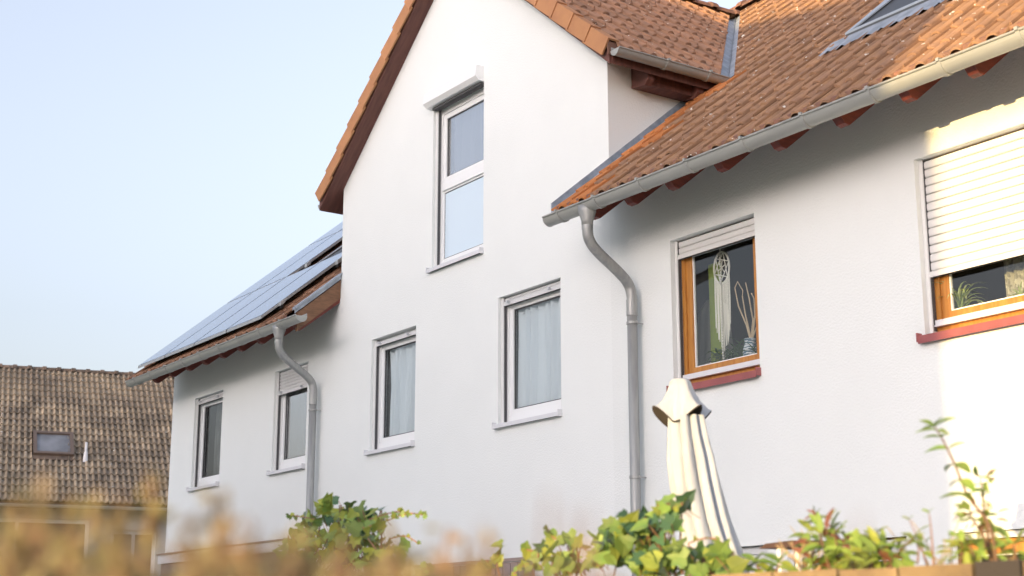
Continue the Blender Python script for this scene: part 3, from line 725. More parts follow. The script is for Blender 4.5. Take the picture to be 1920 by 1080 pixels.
# downpipes
def bez(pts, n=8):
    out = []
    pts = [Vector(p) for p in pts]
    for i in range(len(pts) - 1):
        p0 = pts[max(i - 1, 0)]; p1 = pts[i]; p2 = pts[i + 1]; p3 = pts[min(i + 2, len(pts) - 1)]
        for k in range(n):
            t = k / n
            out.append(.5 * ((2 * p1) + (-p0 + p2) * t + (2 * p0 - 5 * p1 + 4 * p2 - p3) * t * t + (-p0 + 3 * p1 - 3 * p2 + p3) * t ** 3))
    out.append(pts[-1]); return out
def downpipe(parent, xo, xp, zb=.02):
    yy = -.105; r = .050
    b = MB()
    b.tube([(xo, GYc, GZc - .02), (xo, GYc, GZc - .075), (xo, GYc, GZc - .16), (xo, GYc, GZc - .20)], [.085, .082, .056, .054], 14)
    d = obj('downpipe', MB().tube(bez([(xo, GYc, GZc - .17), (xo, GYc, GZc - .24), (xo + (xp - xo) * .06, GYc + .025, GZc - .33), (xo + (xp - xo) * .25, GYc + .13, GZc - .42), (xo + (xp - xo) * .72, yy - .15, GZc - .58), (xp - .005, yy - .03, GZc - .66), (xp, yy, GZc - .76), (xp, yy, GZc - .84)]), r, 16, False), M['zinc_p'], parent, smooth=True)
    obj('funnel', b, M['zinc_p'], d, smooth=True)
    b = MB(); b.tube([(xp, yy, GZc - .80), (xp, yy, zb)], r - .002, 16); obj('straight_pipe', b, M['zinc_p'], d, smooth=True)
    for z0_, z1_ in ((GZc - .95, GZc - .80), (GZc - .235, GZc - .20)):
        b = MB(); q = (xp, yy) if z0_ < 4.9 else (xo, GYc); b.tube([(q[0], q[1], z0_), (q[0], q[1], z1_)], r + .003, 16); obj('collar', b, M['zinc_p'], d, smooth=False)
    for z_ in (GZc - 1.02, 2.9, 1.0):
        b = MB(); b.tube([(xp, yy, z_ - .012), (xp, yy, z_ + .012)], r + .005, 16); b.box(xp + .045, xp + .075, yy - .008, yy + .008, z_ - .012, z_ + .012); b.tube([(xp + .03, yy + .04, z_), (xp + .03, -.001, z_)], .006, 6)
        obj('pipe_clamp', b, M['zinc_p'], d)
xo1 = aty(1101, 400, GYc).x; xo2 = aty(523, 625, GYc).x
downpipe(houseB, xo1, -10.29); downpipe(houseA, xo2, -16.74)

# ------------------------------------------------------------------ flashings
b = MB()
f = lambda p: Vector((p.x, p.y, p.z + RZ(p.y)))
b.box(XB - .004, XB + .012, -.70, 1.30, -.05, .055, f); b.box(XB + .013, XB + .17, -.70, 1.30, -.035, -.015, f)
obj('side_flashing', b, M['flash'], houseB)
b = MB()
for k in range(9):
    t0, t1 = k / 9, (k + 1) / 9 + .015
    def vpnt(t, side, dz):
        x = -10.42 - 3.07 * t; y = 1.325 + 3.07 * t
        if side == 1: x += .13; z = RZ(y)
        elif side == -1: y -= .13; z = GZ(x)
        else: z = RZ(y)
        return Vector((x, y, z + dz))
    for side in (1, -1):
        lift = .004 * (k % 2)
        b.poly([vpnt(t0, 0, -.035 + lift), vpnt(t0, side, -.01 + lift), vpnt(t1, side, -.01 + lift), vpnt(t1, 0, -.035 + lift)])
b.box(0, .008, 0, 4.35, 0, .02, lambda q: vpnt(q.y / 4.35, 0, q.z - .03) + Vector((q.x, 0, 0)))
obj('valley_flashing', b, M['flash'], houseA)

# ------------------------------------------------------------------ solar panels
PH = .15
def PP(x, y, h=0.0): return Vector((x, y, RZ(y) + (PH + h)))
xsP = [-21.32, -20.22, -19.12, -18.02, -16.92]; ysP = [-.79, .60, 1.99, 3.38]
grp = 'solar panels on the left roof'
wrd = {(0, 0): 'lowest row at the left end above the gutter', (0, 1): 'lowest row second from the left end', (0, 2): 'lowest row second from the right end', (0, 3): 'lowest row at the right end above the downpipe',
       (1, 0): 'middle row at the left edge', (1, 1): 'middle row beside the left roof skylight', (2, 0): 'top row at the left edge', (2, 1): 'top row to the right, partly behind the gable'}
for r in range(3):
    for c in range(4):
        if (r, c) not in wrd: continue
        x0, x1, y0, y1 = xsP[c] + .016, xsP[c + 1] - .016, ysP[r] + .012, ysP[r + 1] - .012
        t = thing('solar_panel', 'blue grey solar panel, ' + wrd[(r, c)], 'solar panel', tuple(PP(x0, y0, -.04)), grp)
        q = lambda p: Vector((p.x, p.y, p.z + RZ(p.y) + PH))
        b = MB(); b.box(x0, x1, y0, y1, -.045, -.004, q); obj('frame', b, M['panelf'], t)
        b = MB(); b.box(x0 + .012, x1 - .012, y0 + .010, y1 - .010, -.003, .001, q); obj('glass', b, M['panel'], t)
mt = thing('panel_rack', 'black mounting rails and roof hooks under the solar panels', 'rack', (-21.2, -.5, RZ(-.5)))
for r in range(3):
    for dy in (.28, 1.08):
        y = ysP[r] + dy; xe = xsP[4] + .03 if r == 0 else (xsP[2] + .12)
        b = MB(); b.box(xsP[0] - .03, xe, y - .02, y + .02, -.095, -.05, q); obj('rail', b, M['black'], mt)
        for x in ([-20.8, -19.9, -19.0, -18.1, -17.3] if r == 0 else [-20.8, -19.9]):
            b = MB(); b.tube([q(Vector((x, y, -.08))), q(Vector((x, y - .12, -.10))), q(Vector((x, y - .14, -.15)))], .012, 6); obj('hook', b, M['black'], mt)
        b = MB(); b.box(xe - .06, xe + .02, y - .03, y + .03, -.05, .006, q); obj('clamp', b, M['panelf'], mt)

# ------------------------------------------------------------------ skylights on this roof
def skylight(parent_label, x0, x1, y0, y1, fm, gm, apron, name='skylight', wide=.07):
    q = lambda p: Vector((p.x, p.y, p.z + RZ(p.y)))
    t = thing(name, parent_label, 'skylight', tuple(q(Vector((x0, y0, 0)))))
    b = MB(); fwd = .07
    for (a, c, p, d_) in ((x0, x0 + fwd, y0, y1), (x1 - fwd, x1, y0, y1), (x0 + fwd, x1 - fwd, y0, y0 + fwd), (x0 + fwd, x1 - fwd, y1 - fwd, y1)):
        b.box(a, c, p, d_, -.06, .055, q)
    obj('frame', b, fm, t)
    b = MB(); b.box(x0 + fwd, x1 - fwd, y0 + fwd, y1 - fwd, .035, .045, q); obj('pane', b, gm, t)
    b = MB(); b.box(x0 + .015, x1 - .015, y0 - .004, y0 + .03, .056, .07, q); obj('cover_trim', b, M['steel'], t)
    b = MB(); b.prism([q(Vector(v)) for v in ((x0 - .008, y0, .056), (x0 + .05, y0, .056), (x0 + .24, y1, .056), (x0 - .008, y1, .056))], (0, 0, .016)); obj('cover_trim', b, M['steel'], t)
    b = MB(); b.box(x1 - .04, x1 + .01, y0, y1, .056, .07, q); obj('cover_trim', b, M['steel'], t)
    if apron:
        b = MB(); n = 30; rows = []
        for k in range(n + 1):
            x = x0 - .16 + (x1 - x0 + .32) * k / n; wv = .016 * math.cos(2 * math.pi * (x - XB - .178) / .15)
            rows.append([q(Vector((x, y0 - .19, .018 + wv))), q(Vector((x, y0 - .10, .022 + wv * .6))), q(Vector((x, y0 + .0, .035)))])
        b.grid(rows); obj('lead_apron', b, M['flash'], t, smooth=True)
        for a, c in ((x0 - .10, x0 + .0), (x1, x1 + .10)):
            b = MB(); b.box(a, c, y0 - .05, y1 + .1, -.01, .012, q); obj('side_flashing', b, M['flash'], t)
    return t
m_skg = mat('skylight_blind', (0.045, 0.047, 0.05), 0.45, spec=0.3)
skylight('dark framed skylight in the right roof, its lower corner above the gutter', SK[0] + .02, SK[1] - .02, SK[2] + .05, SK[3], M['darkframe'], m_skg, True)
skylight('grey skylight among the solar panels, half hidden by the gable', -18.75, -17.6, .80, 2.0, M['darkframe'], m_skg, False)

# ------------------------------------------------------------------ neighbouring house at left
ND = 38.0
E0 = atd(155, 944, 1.0) - CAM; E0 = CAM + E0 * (ND / math.hypot(E0.x, E0.y))
un = Vector((.235, .972, 0)).normalized(); hn = Vector((-un.y, un.x, 0))       # along the eave, up the slope
sl = math.tan(R(37.5)); cn, sn_ = math.cos(R(37.5)), math.sin(R(37.5)); upn = hn * cn + Vector((0, 0, sn_))
Ln = 6.9; nn = 21; gn = Ln / nn
nh = thing('house', 'neighbouring house at the far left with old brown tiled roof and small skylight', 'house', (E0.x + hn.x * 5, E0.y + hn.y * 5, 0))
tN = tile_mesh('roof_tile', M['tile_n'], L=gn + .05, H=.045, th=.04, seg=5, notch=.0)
def NP(a, s_, h=0): return E0 + un * a + upn * s_ + un.cross(upn) * h
oN = NP(-3.6, 0, .0)
sk = (-1.17, -.16)                         # skylight extent along eave, slope range
ss = (2.12, 3.25)
itN = []
rnd = random.Random(21)
for r in range(nn):
    for c in range(24):
        a = -3.6 + c * .30; s_ = r * gn
        if sk[0] - .12 < a + .15 < sk[1] - .06 and ss[0] - .1 < s_ + .15 < ss[1] + .05: continue
        mw = basis(NP(a, s_ + rnd.uniform(-.008, .008), rnd.uniform(0, .006)), un, upn)
        itN.append(((mw.translation - CAM).length, tN, mw))
commit(nh, itN, 300, M['tile_n'])
b = MB(); b.prism([NP(-3.6, -.02, -.02), NP(3.6, -.02, -.02), NP(3.6, Ln, -.02), NP(-3.6, Ln, -.02)][::-1], Vector((0, 0, -.12)))
b.poly([NP(-3.6, Ln, -.02), NP(3.6, Ln, -.02), NP(3.6, Ln, -.02) + hn * 6 - Vector((0, 0, 4.6)), NP(-3.6, Ln, -.02) + hn * 6 - Vector((0, 0, 4.6))])
obj('roof_deck', b, M['deck'], nh)
ridge(nh, NP(3.6, Ln, -.02), NP(-3.6, Ln, -.02), M['ridge_n'], .39, .13)
b = MB()
for a0, a1 in ((-3.6, 3.6),):
    pts = []
g0, g1 = NP(-3.6, -.05, -.05), NP(3.6, -.05, -.05)
ng = gutter(nh, g0, g1, tuple(-hn), [0.6, 1.5, 2.4, 3.3, 4.2, 5.1, 6.0], r=.07, m='zinc')
# wall with window openings as recessed panels
wz = E0.z - .05; hw = hn * .55
def NW(a, z, d=0): return E0 + un * a + hw + hn * d + Vector((0, 0, z - E0.z))
holesN = [(-3.2, 0.25, 1.2, 4.35), (.78, 1.90, 2.9, 4.12)]
xsN = sorted({-3.5, 3.5} | {h[0] for h in holesN} | {h[1] for h in holesN})
b = MB()
for i in range(len(xsN) - 1):
    a, c = xsN[i], xsN[i + 1]; mid = (a + c) / 2; z = 0
    for h in holesN:
        if h[0] <= mid <= h[1]:
            b.poly([NW(a, 0), NW(c, 0), NW(c, h[2]), NW(a, h[2])]); z = h[3]
    b.poly([NW(a, z), NW(c, z), NW(c, wz), NW(a, wz)])
for (a, c, p, q_) in holesN:
    for P in ([(a, p), (a, q_)], [(c, q_), (c, p)], [(a, q_), (c, q_)], [(c, p), (a, p)]):
        b.poly([NW(*P[0]), NW(*P[1]), NW(P[1][0], P[1][1], .2), NW(P[0][0], P[0][1], .2)])
for a in (-3.5, 3.5): b.poly([NW(a, 0), NW(a, wz), NW(a, wz + 4.2, 5.4), NW(a, 0, 10)])
obj('wall', b, M['nwall'], nh)
for (a, c, p, q_) in holesN:
    b = MB(); F = lambda v: NW(v.x, v.z, v.y)
    for bx in ((a, a + .09, p, q_), (c - .09, c, p, q_), (a + .09, c - .09, q_ - .09, q_), (a + .09, c - .09, p, p + .09), ((a + c) / 2 - .04, (a + c) / 2 + .04, p + .09, q_ - .09)):
        b.box(bx[0], bx[1], .10, .16, bx[2], bx[3], F)
    wn = obj('window', b, M['pvc'], nh)
    b = MB(); b.box(a, c, .165, .18, p, q_, F); obj('pane', b, M['nwin'], wn)
# neighbour skylight and vent pipe
t = thing('skylight', 'small brown framed skylight low in the old tiled roof at far left', 'skylight', tuple(NP(sk[0], ss[0], .0)))
Q = lambda p: NP(p.x, p.y, p.z)
b = MB()
for bx in ((sk[0], sk[0] + .09, ss[0], ss[1]), (sk[1] - .09, sk[1], ss[0], ss[1]), (sk[0] + .09, sk[1] - .09, ss[0], ss[0] + .1), (sk[0] + .09, sk[1] - .09, ss[1] - .1, ss[1])):
    b.box(bx[0], bx[1], bx[2], bx[3], -.05, .13, Q)
obj('frame', b, M['brownframe'], t)
b = MB(); b.box(sk[0] + .09, sk[1] - .09, ss[0] + .1, ss[1] - .1, .07, .085, Q); obj('pane', b, mat('hazy_skylight_glass', (0.24, 0.245, 0.26), 0.2, spec=0.8, var=.4, scale=2), t)
b = MB(); b.box(sk[0] - .06, sk[1] + .06, ss[0] - .18, ss[0], .04, .055, Q); obj('apron', b, M['ridge_n'], t)
vpp = NP(.12, 1.95, 0)
t = thing('vent_pipe', 'short white vent pipe standing on the old tiled roof beside its skylight', 'pipe', tuple(vpp))
b = MB(); b.tube([vpp, vpp + Vector((0, 0, .28))], [.07, .045], 10); obj('pipe_base', b, M['paintw'], t)
b = MB(); b.tube([vpp + Vector((0, 0, .27)), vpp + Vector((0, 0, .52))], .035, 10); obj('pipe_shaft', b, M['paintw'], t)

# ------------------------------------------------------------------ house across the garden (casts the broad shade; out of frame)
ah = thing('house', 'house across the garden, behind the viewer, whose gable shades the facade', 'house', (-13, -32, 0))
YO = -30.0
ex = -6.83 + .28 * 30.0
zt = math.tan(SUN_EL) * math.hypot(1, .28)
def OZ(z, y): return z + (y - YO) * zt
eaz = OZ(6.85, .3); exr = ex; rx = -9.5; sl_o = .45
rgz = eaz + (exr - rx) * sl_o; exl = rx - (exr - rx)
b = MB(); b.prism([(exr, YO, 0), (exr, YO, eaz), (rx, YO, rgz), (exl, YO, eaz), (exl, YO, 0)], (0, -9, 0)); obj('wall', b, M['nwall'], ah)
b = MB(); b.box(-32, exl - .01, YO - 8.5, YO - .3, 0, 11.7); obj('shade_wing', b, M['nwall'], ah)  # unseen block, added to keep the sun off the neighbour's roof
b = MB()
b.prism([(exr + .0, YO + .2, eaz + .0), (rx, YO + .2, rgz + .12), (exl, YO + .2, eaz + .0), (exl, YO + .2, eaz + .12), (rx, YO + .2, rgz + .24), (exr, YO + .2, eaz + .12)][::-1], (0, -9.4, 0)); obj('roof', b, M['tile'], ah)
b = MB()
for x in (-22, -18, -10, -6):
    for z in (1.0, 4.0, 7.0): b.box(x, x + 1.3, YO - .01, YO + .06, z, z + 1.4)
obj('window', b, M['nwin'], ah)

# ------------------------------------------------------------------ parasol
pa = thing('parasol', 'closed cream garden parasol with a flared cap leaning in front of the wall', 'parasol', (-4.6, -4.0, 0))
Yp = -4.0
axis = [aty(1275, 716, Yp), aty(1284, 780, Yp), aty(1293, 816, Yp), aty(1300, 860, Yp), aty(1308, 907, Yp), aty(1323, 975, Yp), aty(1341, 1033, Yp), aty(1352, 1085, Yp)]
dlast = axis[-1] - axis[-3]
axis += [axis[-1] + dlast * .8, axis[-1] + dlast * 1.7]
pxm = (aty(1300, 900, Yp) - aty(1299, 900, Yp)).length * .0 + (axis[4] - CAM).length / FPX
wid = [34, 58, 41, 43, 45, 47, 49, 51, 54, 46]
wid = [w_ * pxm for w_ in wid]
b = MB(); rows = []; nn_ = 144
folds = 9
rnd = random.Random(2)
ph = [rnd.uniform(-.3, .3) for _ in range(folds)]
def skirt(a, depth, sharp=1.0, tw=0.0):
    k = a / (2 * math.pi) * folds + tw
    s_ = abs(math.sin(math.pi * (k + .12 * math.sin(k * 2.1)))) ** .55
    return 1 - depth * (1 - s_)
for i in range(2, len(axis)):
    r = []
    for j in range(nn_):
        a = 2 * math.pi * j / nn_; t = (i - 2) / (len(axis) - 3)
        q_ = wid[i] * skirt(a, .50 + .12 * t, tw=.35 * t + .05 * math.sin(a * 3 + 1)) * (1.02 + .09 * math.sin(3 * a + 2 + t * 2.0) + .06 * math.sin(5 * a + t * 3))
        if i == 2: q_ *= .88
        r.append(axis[i] + Vector((math.cos(a) * q_, math.sin(a) * q_, 0)))
    rows.append(r)
top_in = [axis[1] * .3 + axis[2] * .7 + (p - axis[2]) * .9 + Vector((0, 0, .06)) for p in rows[0]]
b.grid([top_in] + rows, True)
o = obj('canopy', b, M['canvas'], pa, smooth=True)
# cap: small flared, wavy top skirt
def capring(c, rad, wave, dz, ph_=0):
    out = []
    for j in range(nn_):
        a = 2 * math.pi * j / nn_
        wv = math.cos(4 * a + 1.0 + .5 * math.sin(a)); wv = math.copysign(abs(wv) ** .8, wv)
        q_ = rad * (1 + wave * wv + wave * .35 * math.cos(7 * a + .5))
        out.append(c + Vector((math.cos(a) * q_, math.sin(a) * q_, dz * (wv + .4 * math.cos(7 * a)) * 1.3 - (.012 if wave > .1 else 0))))
    return out
t0 = axis[0]; t1 = aty(1279, 778, Yp)
cap = [capring(t0 + Vector((0, 0, .014)), .001, 0, 0), capring(t0 + Vector((0, 0, .012)), 15 * pxm, 0, 0), capring(t0, 20 * pxm, .02, 0),
       capring(t0 * .75 + t1 * .25, 24 * pxm, .07, 0), capring(t0 * .45 + t1 * .55, 32 * pxm, .17, .004), capring(t0 * .15 + t1 * .85, 40 * pxm, .27, .015), capring(t1, 43 * pxm, .34, .026)]
b = MB(); b.grid(cap, True); obj('cap', b, M['canvas'], pa, smooth=True)
b = MB(); low = [p + Vector((0, 0, -.008)) for p in cap[-1]]; inn = [p * .5 + t1 * .5 + Vector((0, 0, .035)) for p in cap[-1]]
b.grid([[c_ + (c_ - t1) * .012 for c_ in cap[-1]], [c_ + (c_ - t1) * .012 for c_ in low], inn], True); obj('cap_edging', b, M['canvas_in'], pa, smooth=True)
b = MB(); b.tube([axis[2], axis[5], axis[-1], Vector((axis[-1].x + .12, Yp, .06))], .022, 12); obj('pole', b, M['alu_w'], pa)
b = MB(); xb = axis[-1].x + .12; b.tube([(xb, Yp, .0), (xb, Yp, .05), (xb, Yp, .07)], [.28, .28, .2], 24); obj('base', b, M['stone_d'], pa)

# ------------------------------------------------------------------ garden wall of blocks, fence, screen, feeder
YW = -5.6; zW = 1.68
gw = thing('garden_wall', 'low sandy block wall with plants on top at the lower right', 'wall', (-2.4, YW, 0))
rnd = random.Random(31)
cuts = [-1.2, -1.5, -1.82, -2.165, -2.30, -2.53, -2.73]
while cuts[-1] > -6.4: cuts.append(cuts[-1] - rnd.uniform(.24, .34))
for ci in range(len(cuts) - 1):
    x = cuts[ci]; wdt = x - cuts[ci + 1]
    for zz in range(7):
        off = .15 if zz % 2 else 0
        b = MB(); h0 = zW - .24 * (zz + 1); h1 = h0 + .232
        if h0 < 0: h0 = 0
        jx = rnd.uniform(-.002, .004)
        b.box(x - wdt + .006 - off, x - .004 - off, YW - jx, YW + .25, h0, h1 + (rnd.uniform(-.004, .004) if zz == 0 else 0))
        dark = zz == 0 and ci == 3
        o = obj('block', b, M['stone_d'] if dark else M['stone'], gw)
b = MB(); b.box(-6.6, -1.2, YW + .26, YW + .85, 1.2, 1.66); obj('soil', b, M['soil'], gw)

fn = thing('garden_fence', 'low garden fence with thin brown top rail before the white wall', 'fence', (-13, -.6, 0))
zf = aty(930, 1049, -.6).z
xf0, xf1 = aty(1010, 1040, -.6).x, aty(780, 1060, -.6).x
b = MB(); b.box(xf1, xf0, -.63, -.57, zf - .03, zf); obj('top_rail', b, M['fence'], fn)
k = 0; xx = xf1
while xx < xf0 - .12:
    b = MB(); b.box(xx, xx + .11, -.61, -.59, 0.05, zf - .035); obj('board', b, M['fence'], fn); xx += .125
zs0 = aty(495, 1017, -.9).z; zs1 = aty(495, 1037, -.9).z
sc = thing('garden_shed', 'low white shed roof edge behind the golden hedge at lower left', 'shed', (-17, -.9, 0))
xa, xb_ = aty(300, 1045, -.9).x, aty(540, 1015, -.9).x
b = MB(); b.box(xa, xb_, -.93, -.55, zs1, zs0 - .012); obj('fascia', b, M['paintw'], sc)
b = MB(); b.box(xa - .02, xb_ + .02, -.95, -.5, zs0 - .011, zs0 + .01); obj('roof_edge', b, M['fence'], sc)
b = MB(); b.box(xa + .05, xb_ - .05, -.90, -.6, 0.01, zs1 - .001); obj('wall', b, M['fence'], sc)

# bird feeder
bf = aty(1490, 1022, -3.8)
ft = thing('bird_feeder', 'small wooden bird feeder with rusty flat roof left of the leafy plants', 'bird feeder', (bf.x, bf.y, 0))
b = MB(); b.prism([(bf.x - .14, bf.y - .08, bf.z - .012), (bf.x - .10, bf.y - .08, bf.z + .008), (bf.x + .06, bf.y - .08, bf.z + .014), (bf.x + .20, bf.y - .08, bf.z + .008), (bf.x + .24, bf.y - .08, bf.z - .012)][::-1], (0, .16, 0)); obj('roof', b, M['rust'], ft)
for dx, dy in ((-.05, -.06), (.13, -.06), (-.05, .05), (.13, .05)):
    b = MB(); b.box(bf.x + dx, bf.x + dx + .022, bf.y + dy, bf.y + dy + .022, bf.z - .22, bf.z - .015); obj('post', b, M['paintw'], ft)
b = MB(); b.box(bf.x - .09, bf.x + .19, bf.y - .09, bf.y + .09, bf.z - .24, bf.z - .22); obj('tray', b, M['fence'], ft)
b = MB(); b.tube([(bf.x + .13, bf.y, .0), (bf.x + .13, bf.y, bf.z - .24)], .025, 10); obj('pole', b, M['fence'], ft)

# ------------------------------------------------------------------ leaves
def ivy_leaf_mesh(name, m, kind=0):
    if kind == 0: out = [(0, 0), (.30, -.12), (.50, .16), (.36, .30), (.44, .62), (.17, .62), (0, 1.0)]
    elif kind == 1: out = [(0, 0), (.36, -.06), (.46, .22), (.42, .50), (.20, .72), (.10, .86), (0, .98)]
    else: out = [(0, 0), (.28, -.16), (.55, .02), (.32, .30), (.30, .52), (.14, .74), (0, 1.0)]
    v = [(0, y * .92, -.03 * math.sin(y * 3)) for y in (0, .3, .6, 1.0)]
    b = MB(); mid = [(0, .0, 0), (0, .28, .0), (0, .60, -.02), (0, out[-1][1], -.08)]
    for s_ in (1, -1):
        pts = [(x * s_, y, abs(x) * .30 - .16 * y * y - .35 * x * x) for x, y in out]
        mids = [(0, 0.0, 0), (0, .30, -.015), (0, .60, -.06), (0, out[-1][1], -.16)]
        i = len(b.v); b.v += pts[1:-1] + mids
        P = [i + k for k in range(5)]; Mi = [i + 5 + k for k in range(4)]
        F = [[Mi[0], P[0], Mi[1]], [Mi[1], P[0], P[1], P[2]], [Mi[1], P[2], P[3], Mi[2]], [Mi[2], P[3], P[4]], [Mi[2], P[4], Mi[3]]]
        F = [f if s_ > 0 else f[::-1] for f in F]
        b.f += F; b.mi += [0] * len(F)
    me = b.mesh(name, m, True); return me
def lance_mesh(name, m, wd=.34):
    b = MB(); rows = []
    for t in (0, .15, .35, .6, .82, 1.0):
        ww = wd * math.sin(math.pi * (t * .93 + .04)) ** .8 * .5
        rows.append([(-ww, t, ww * .5 - .25 * t * t), (0, t, -.25 * t * t), (ww, t, ww * .5 - .25 * t * t)])
    b.grid(rows); return b.mesh(name, m, True)
IV = [ivy_leaf_mesh('leaf', M[k], q) for k in ('ivy', 'ivy', 'ivy_y', 'ivy_d', 'ivy') for q in (0, 1, 2)]
SH = [lance_mesh('leaf', M['shoot']), lance_mesh('leaf', M['shoot'], .44), lance_mesh('leaf', M['ivy_y']), lance_mesh('leaf', M['shoot_r'])]
def leafat(parent, me, p, d, nrm, size, name='leaf'):
    d = Vector(d).normalized(); n_ = Vector(nrm); s_ = d.cross(n_).normalized(); n_ = s_.cross(d)
    mw = Matrix((s_, d, n_)).transposed().to_4x4() @ Matrix.Scale(size, 4); mw.translation = Vector(p)
    return place(name, me, parent, mw)
tocam = lambda p: (CAM - p).normalized()
def ivy(label, blobs, n, vines, seed, Ymin, Ymax, size=(.045, .085), trunk=None):
    rnd = random.Random(seed)
    c0 = aty(blobs[0][0], blobs[0][1], Ymin)
    t = thing('ivy', label, 'ivy', (c0.x, c0.y + .1, zW))
    tot = sum(b_[4] for b_ in blobs)
    for (bx, by, rx_, ry_, wt) in blobs:
        for k in range(int(n * wt / tot)):
            while True:
                u_, v_ = rnd.uniform(-1, 1), rnd.uniform(-1, 1)
                if u_ * u_ + v_ * v_ < 1: break
            Y = rnd.uniform(Ymin, Ymax); p = aty(bx + u_ * rx_, by + v_ * ry_, Y)
            d = Vector((rnd.uniform(-1, 1), rnd.uniform(-.6, .2), rnd.uniform(-1.1, .35)))
            nr = tocam(p) * .8 + Vector((rnd.uniform(-.8, .8), rnd.uniform(-.5, .5), rnd.uniform(0, 1.2)))
            me = rnd.choice(IV)
            if Y > Ymin + (Ymax - Ymin) * .55 and rnd.random() < .3: me = IV[9 + rnd.randrange(3)]
            leafat(t, me, p, d, nr, rnd.uniform(*size))
            if rnd.random() < .5:
                b = MB(); q_ = p + Vector((rnd.uniform(-.03, .03), .03, -rnd.uniform(.02, .06))); b.tube([p, (p + q_) / 2 + Vector((.004, 0, -.004)), q_], .0014, 4); obj('petiole', b, M['stemp'], t)
    for vn, Y, ls in vines:
        pts = [aty(px, py, Y) for px, py in vn]
        b = MB(); b.tube(bez(pts, 4), .0028, 5); obj('stem', b, M['stemp'], t)
        pb = bez(pts, 5)
        for q_ in pb[2:]:
            if rnd.random() < .8:
                d = Vector((rnd.uniform(-.6, .8), rnd.uniform(-.6, .2), rnd.uniform(-1, .8)))
                leafat(t, rnd.choice(IV[:9]), q_, d, tocam(q_) + Vector((rnd.uniform(-.5, .5), 0, rnd.uniform(0, .8))), rnd.uniform(*ls))
    for (bx, by, rx_, ry_, wt) in blobs:
        for k in range(4):
            b = MB()
            p0 = aty(bx + rnd.uniform(-rx_, rx_), by + ry_ + 30, (Ymin + Ymax) / 2); p0.z = min(p0.z, zW + .01)
            p1 = aty(bx + rnd.uniform(-rx_, rx_) * .7, by - ry_ * .4, (Ymin + Ymax) / 2); b.tube([p0, (p0 + p1) / 2 + Vector((rnd.uniform(-.02, .02), 0, 0)), p1], .003, 5)
            obj('stem', b, M['stem'], t)
    return t
ivy('green and yellow ivy clump trailing to the right, in front of the left downpipe', [(640, 985, 85, 32, 5), (600, 1035, 80, 35, 3), (690, 1020, 75, 38, 4), (560, 1015, 35, 28, 1.4), (680, 965, 55, 20, 1.5), (640, 955, 28, 20, .8), (650, 1050, 100, 26, 5)], 250,
    [([(690, 975), (740, 960), (770, 962), (798, 966)], -5.42, (.018, .030)), ([(680, 990), (720, 978), (750, 967), (765, 963)], -5.46, (.016, .028)), ([(730, 1010), (760, 1005), (786, 1020)], -5.42, (.012, .02)), ([(600, 975), (560, 968), (538, 966)], -5.45, (.018, .03)), ([(690, 1010), (720, 1050), (750, 1075), (765, 1090)], -5.5, (.018, .03)), ([(615, 965), (612, 950), (616, 940)], -5.5, (.05, .07))], 5, -5.5, -5.25)
ivy('broad leaved ivy sprawling below the parasol at the bottom centre', [(1180, 1020, 90, 42, 6), (1090, 1035, 75, 30, 3), (1270, 1045, 80, 28, 4), (1210, 985, 55, 28, 2.5), (1262, 948, 30, 14, .9), (1340, 1060, 50, 18, 1.6), (1050, 1060, 50, 18, 1.3)], 230,
    [([(1320, 1040), (1290, 1020), (1340, 1010), (1385, 1050)], -5.4, (.016, .03)), ([(1100, 1030), (1040, 1010), (1028, 992)], -5.42, (.04, .055)), ([(1210, 985), (1240, 960), (1285, 945)], -5.45, (.03, .045)), ([(990, 1070), (1010, 1040), (985, 1030)], -5.45, (.035, .05)), ([(1240, 960), (1235, 950), (1233, 940)], -5.45, (.012, .02))], 6, -5.52, -5.3, size=(.042, .075))
ivy('single small ivy shoot with one folded leaf at bottom centre', [(915, 1052, 8, 6, 1)], 3, [([(938, 1080), (932, 1050), (941, 1020)], -5.45, (.04, .055))], 8, -5.5, -5.4)
ivy('small ivy sprig between the two larger ivy clumps', [(985, 1068, 14, 10, 1), (800, 1062, 12, 8, 1)], 9, [([(960, 1080), (975, 1064), (990, 1056)], -5.45, (.02, .03))], 9, -5.5, -5.4, size=(.02, .035))

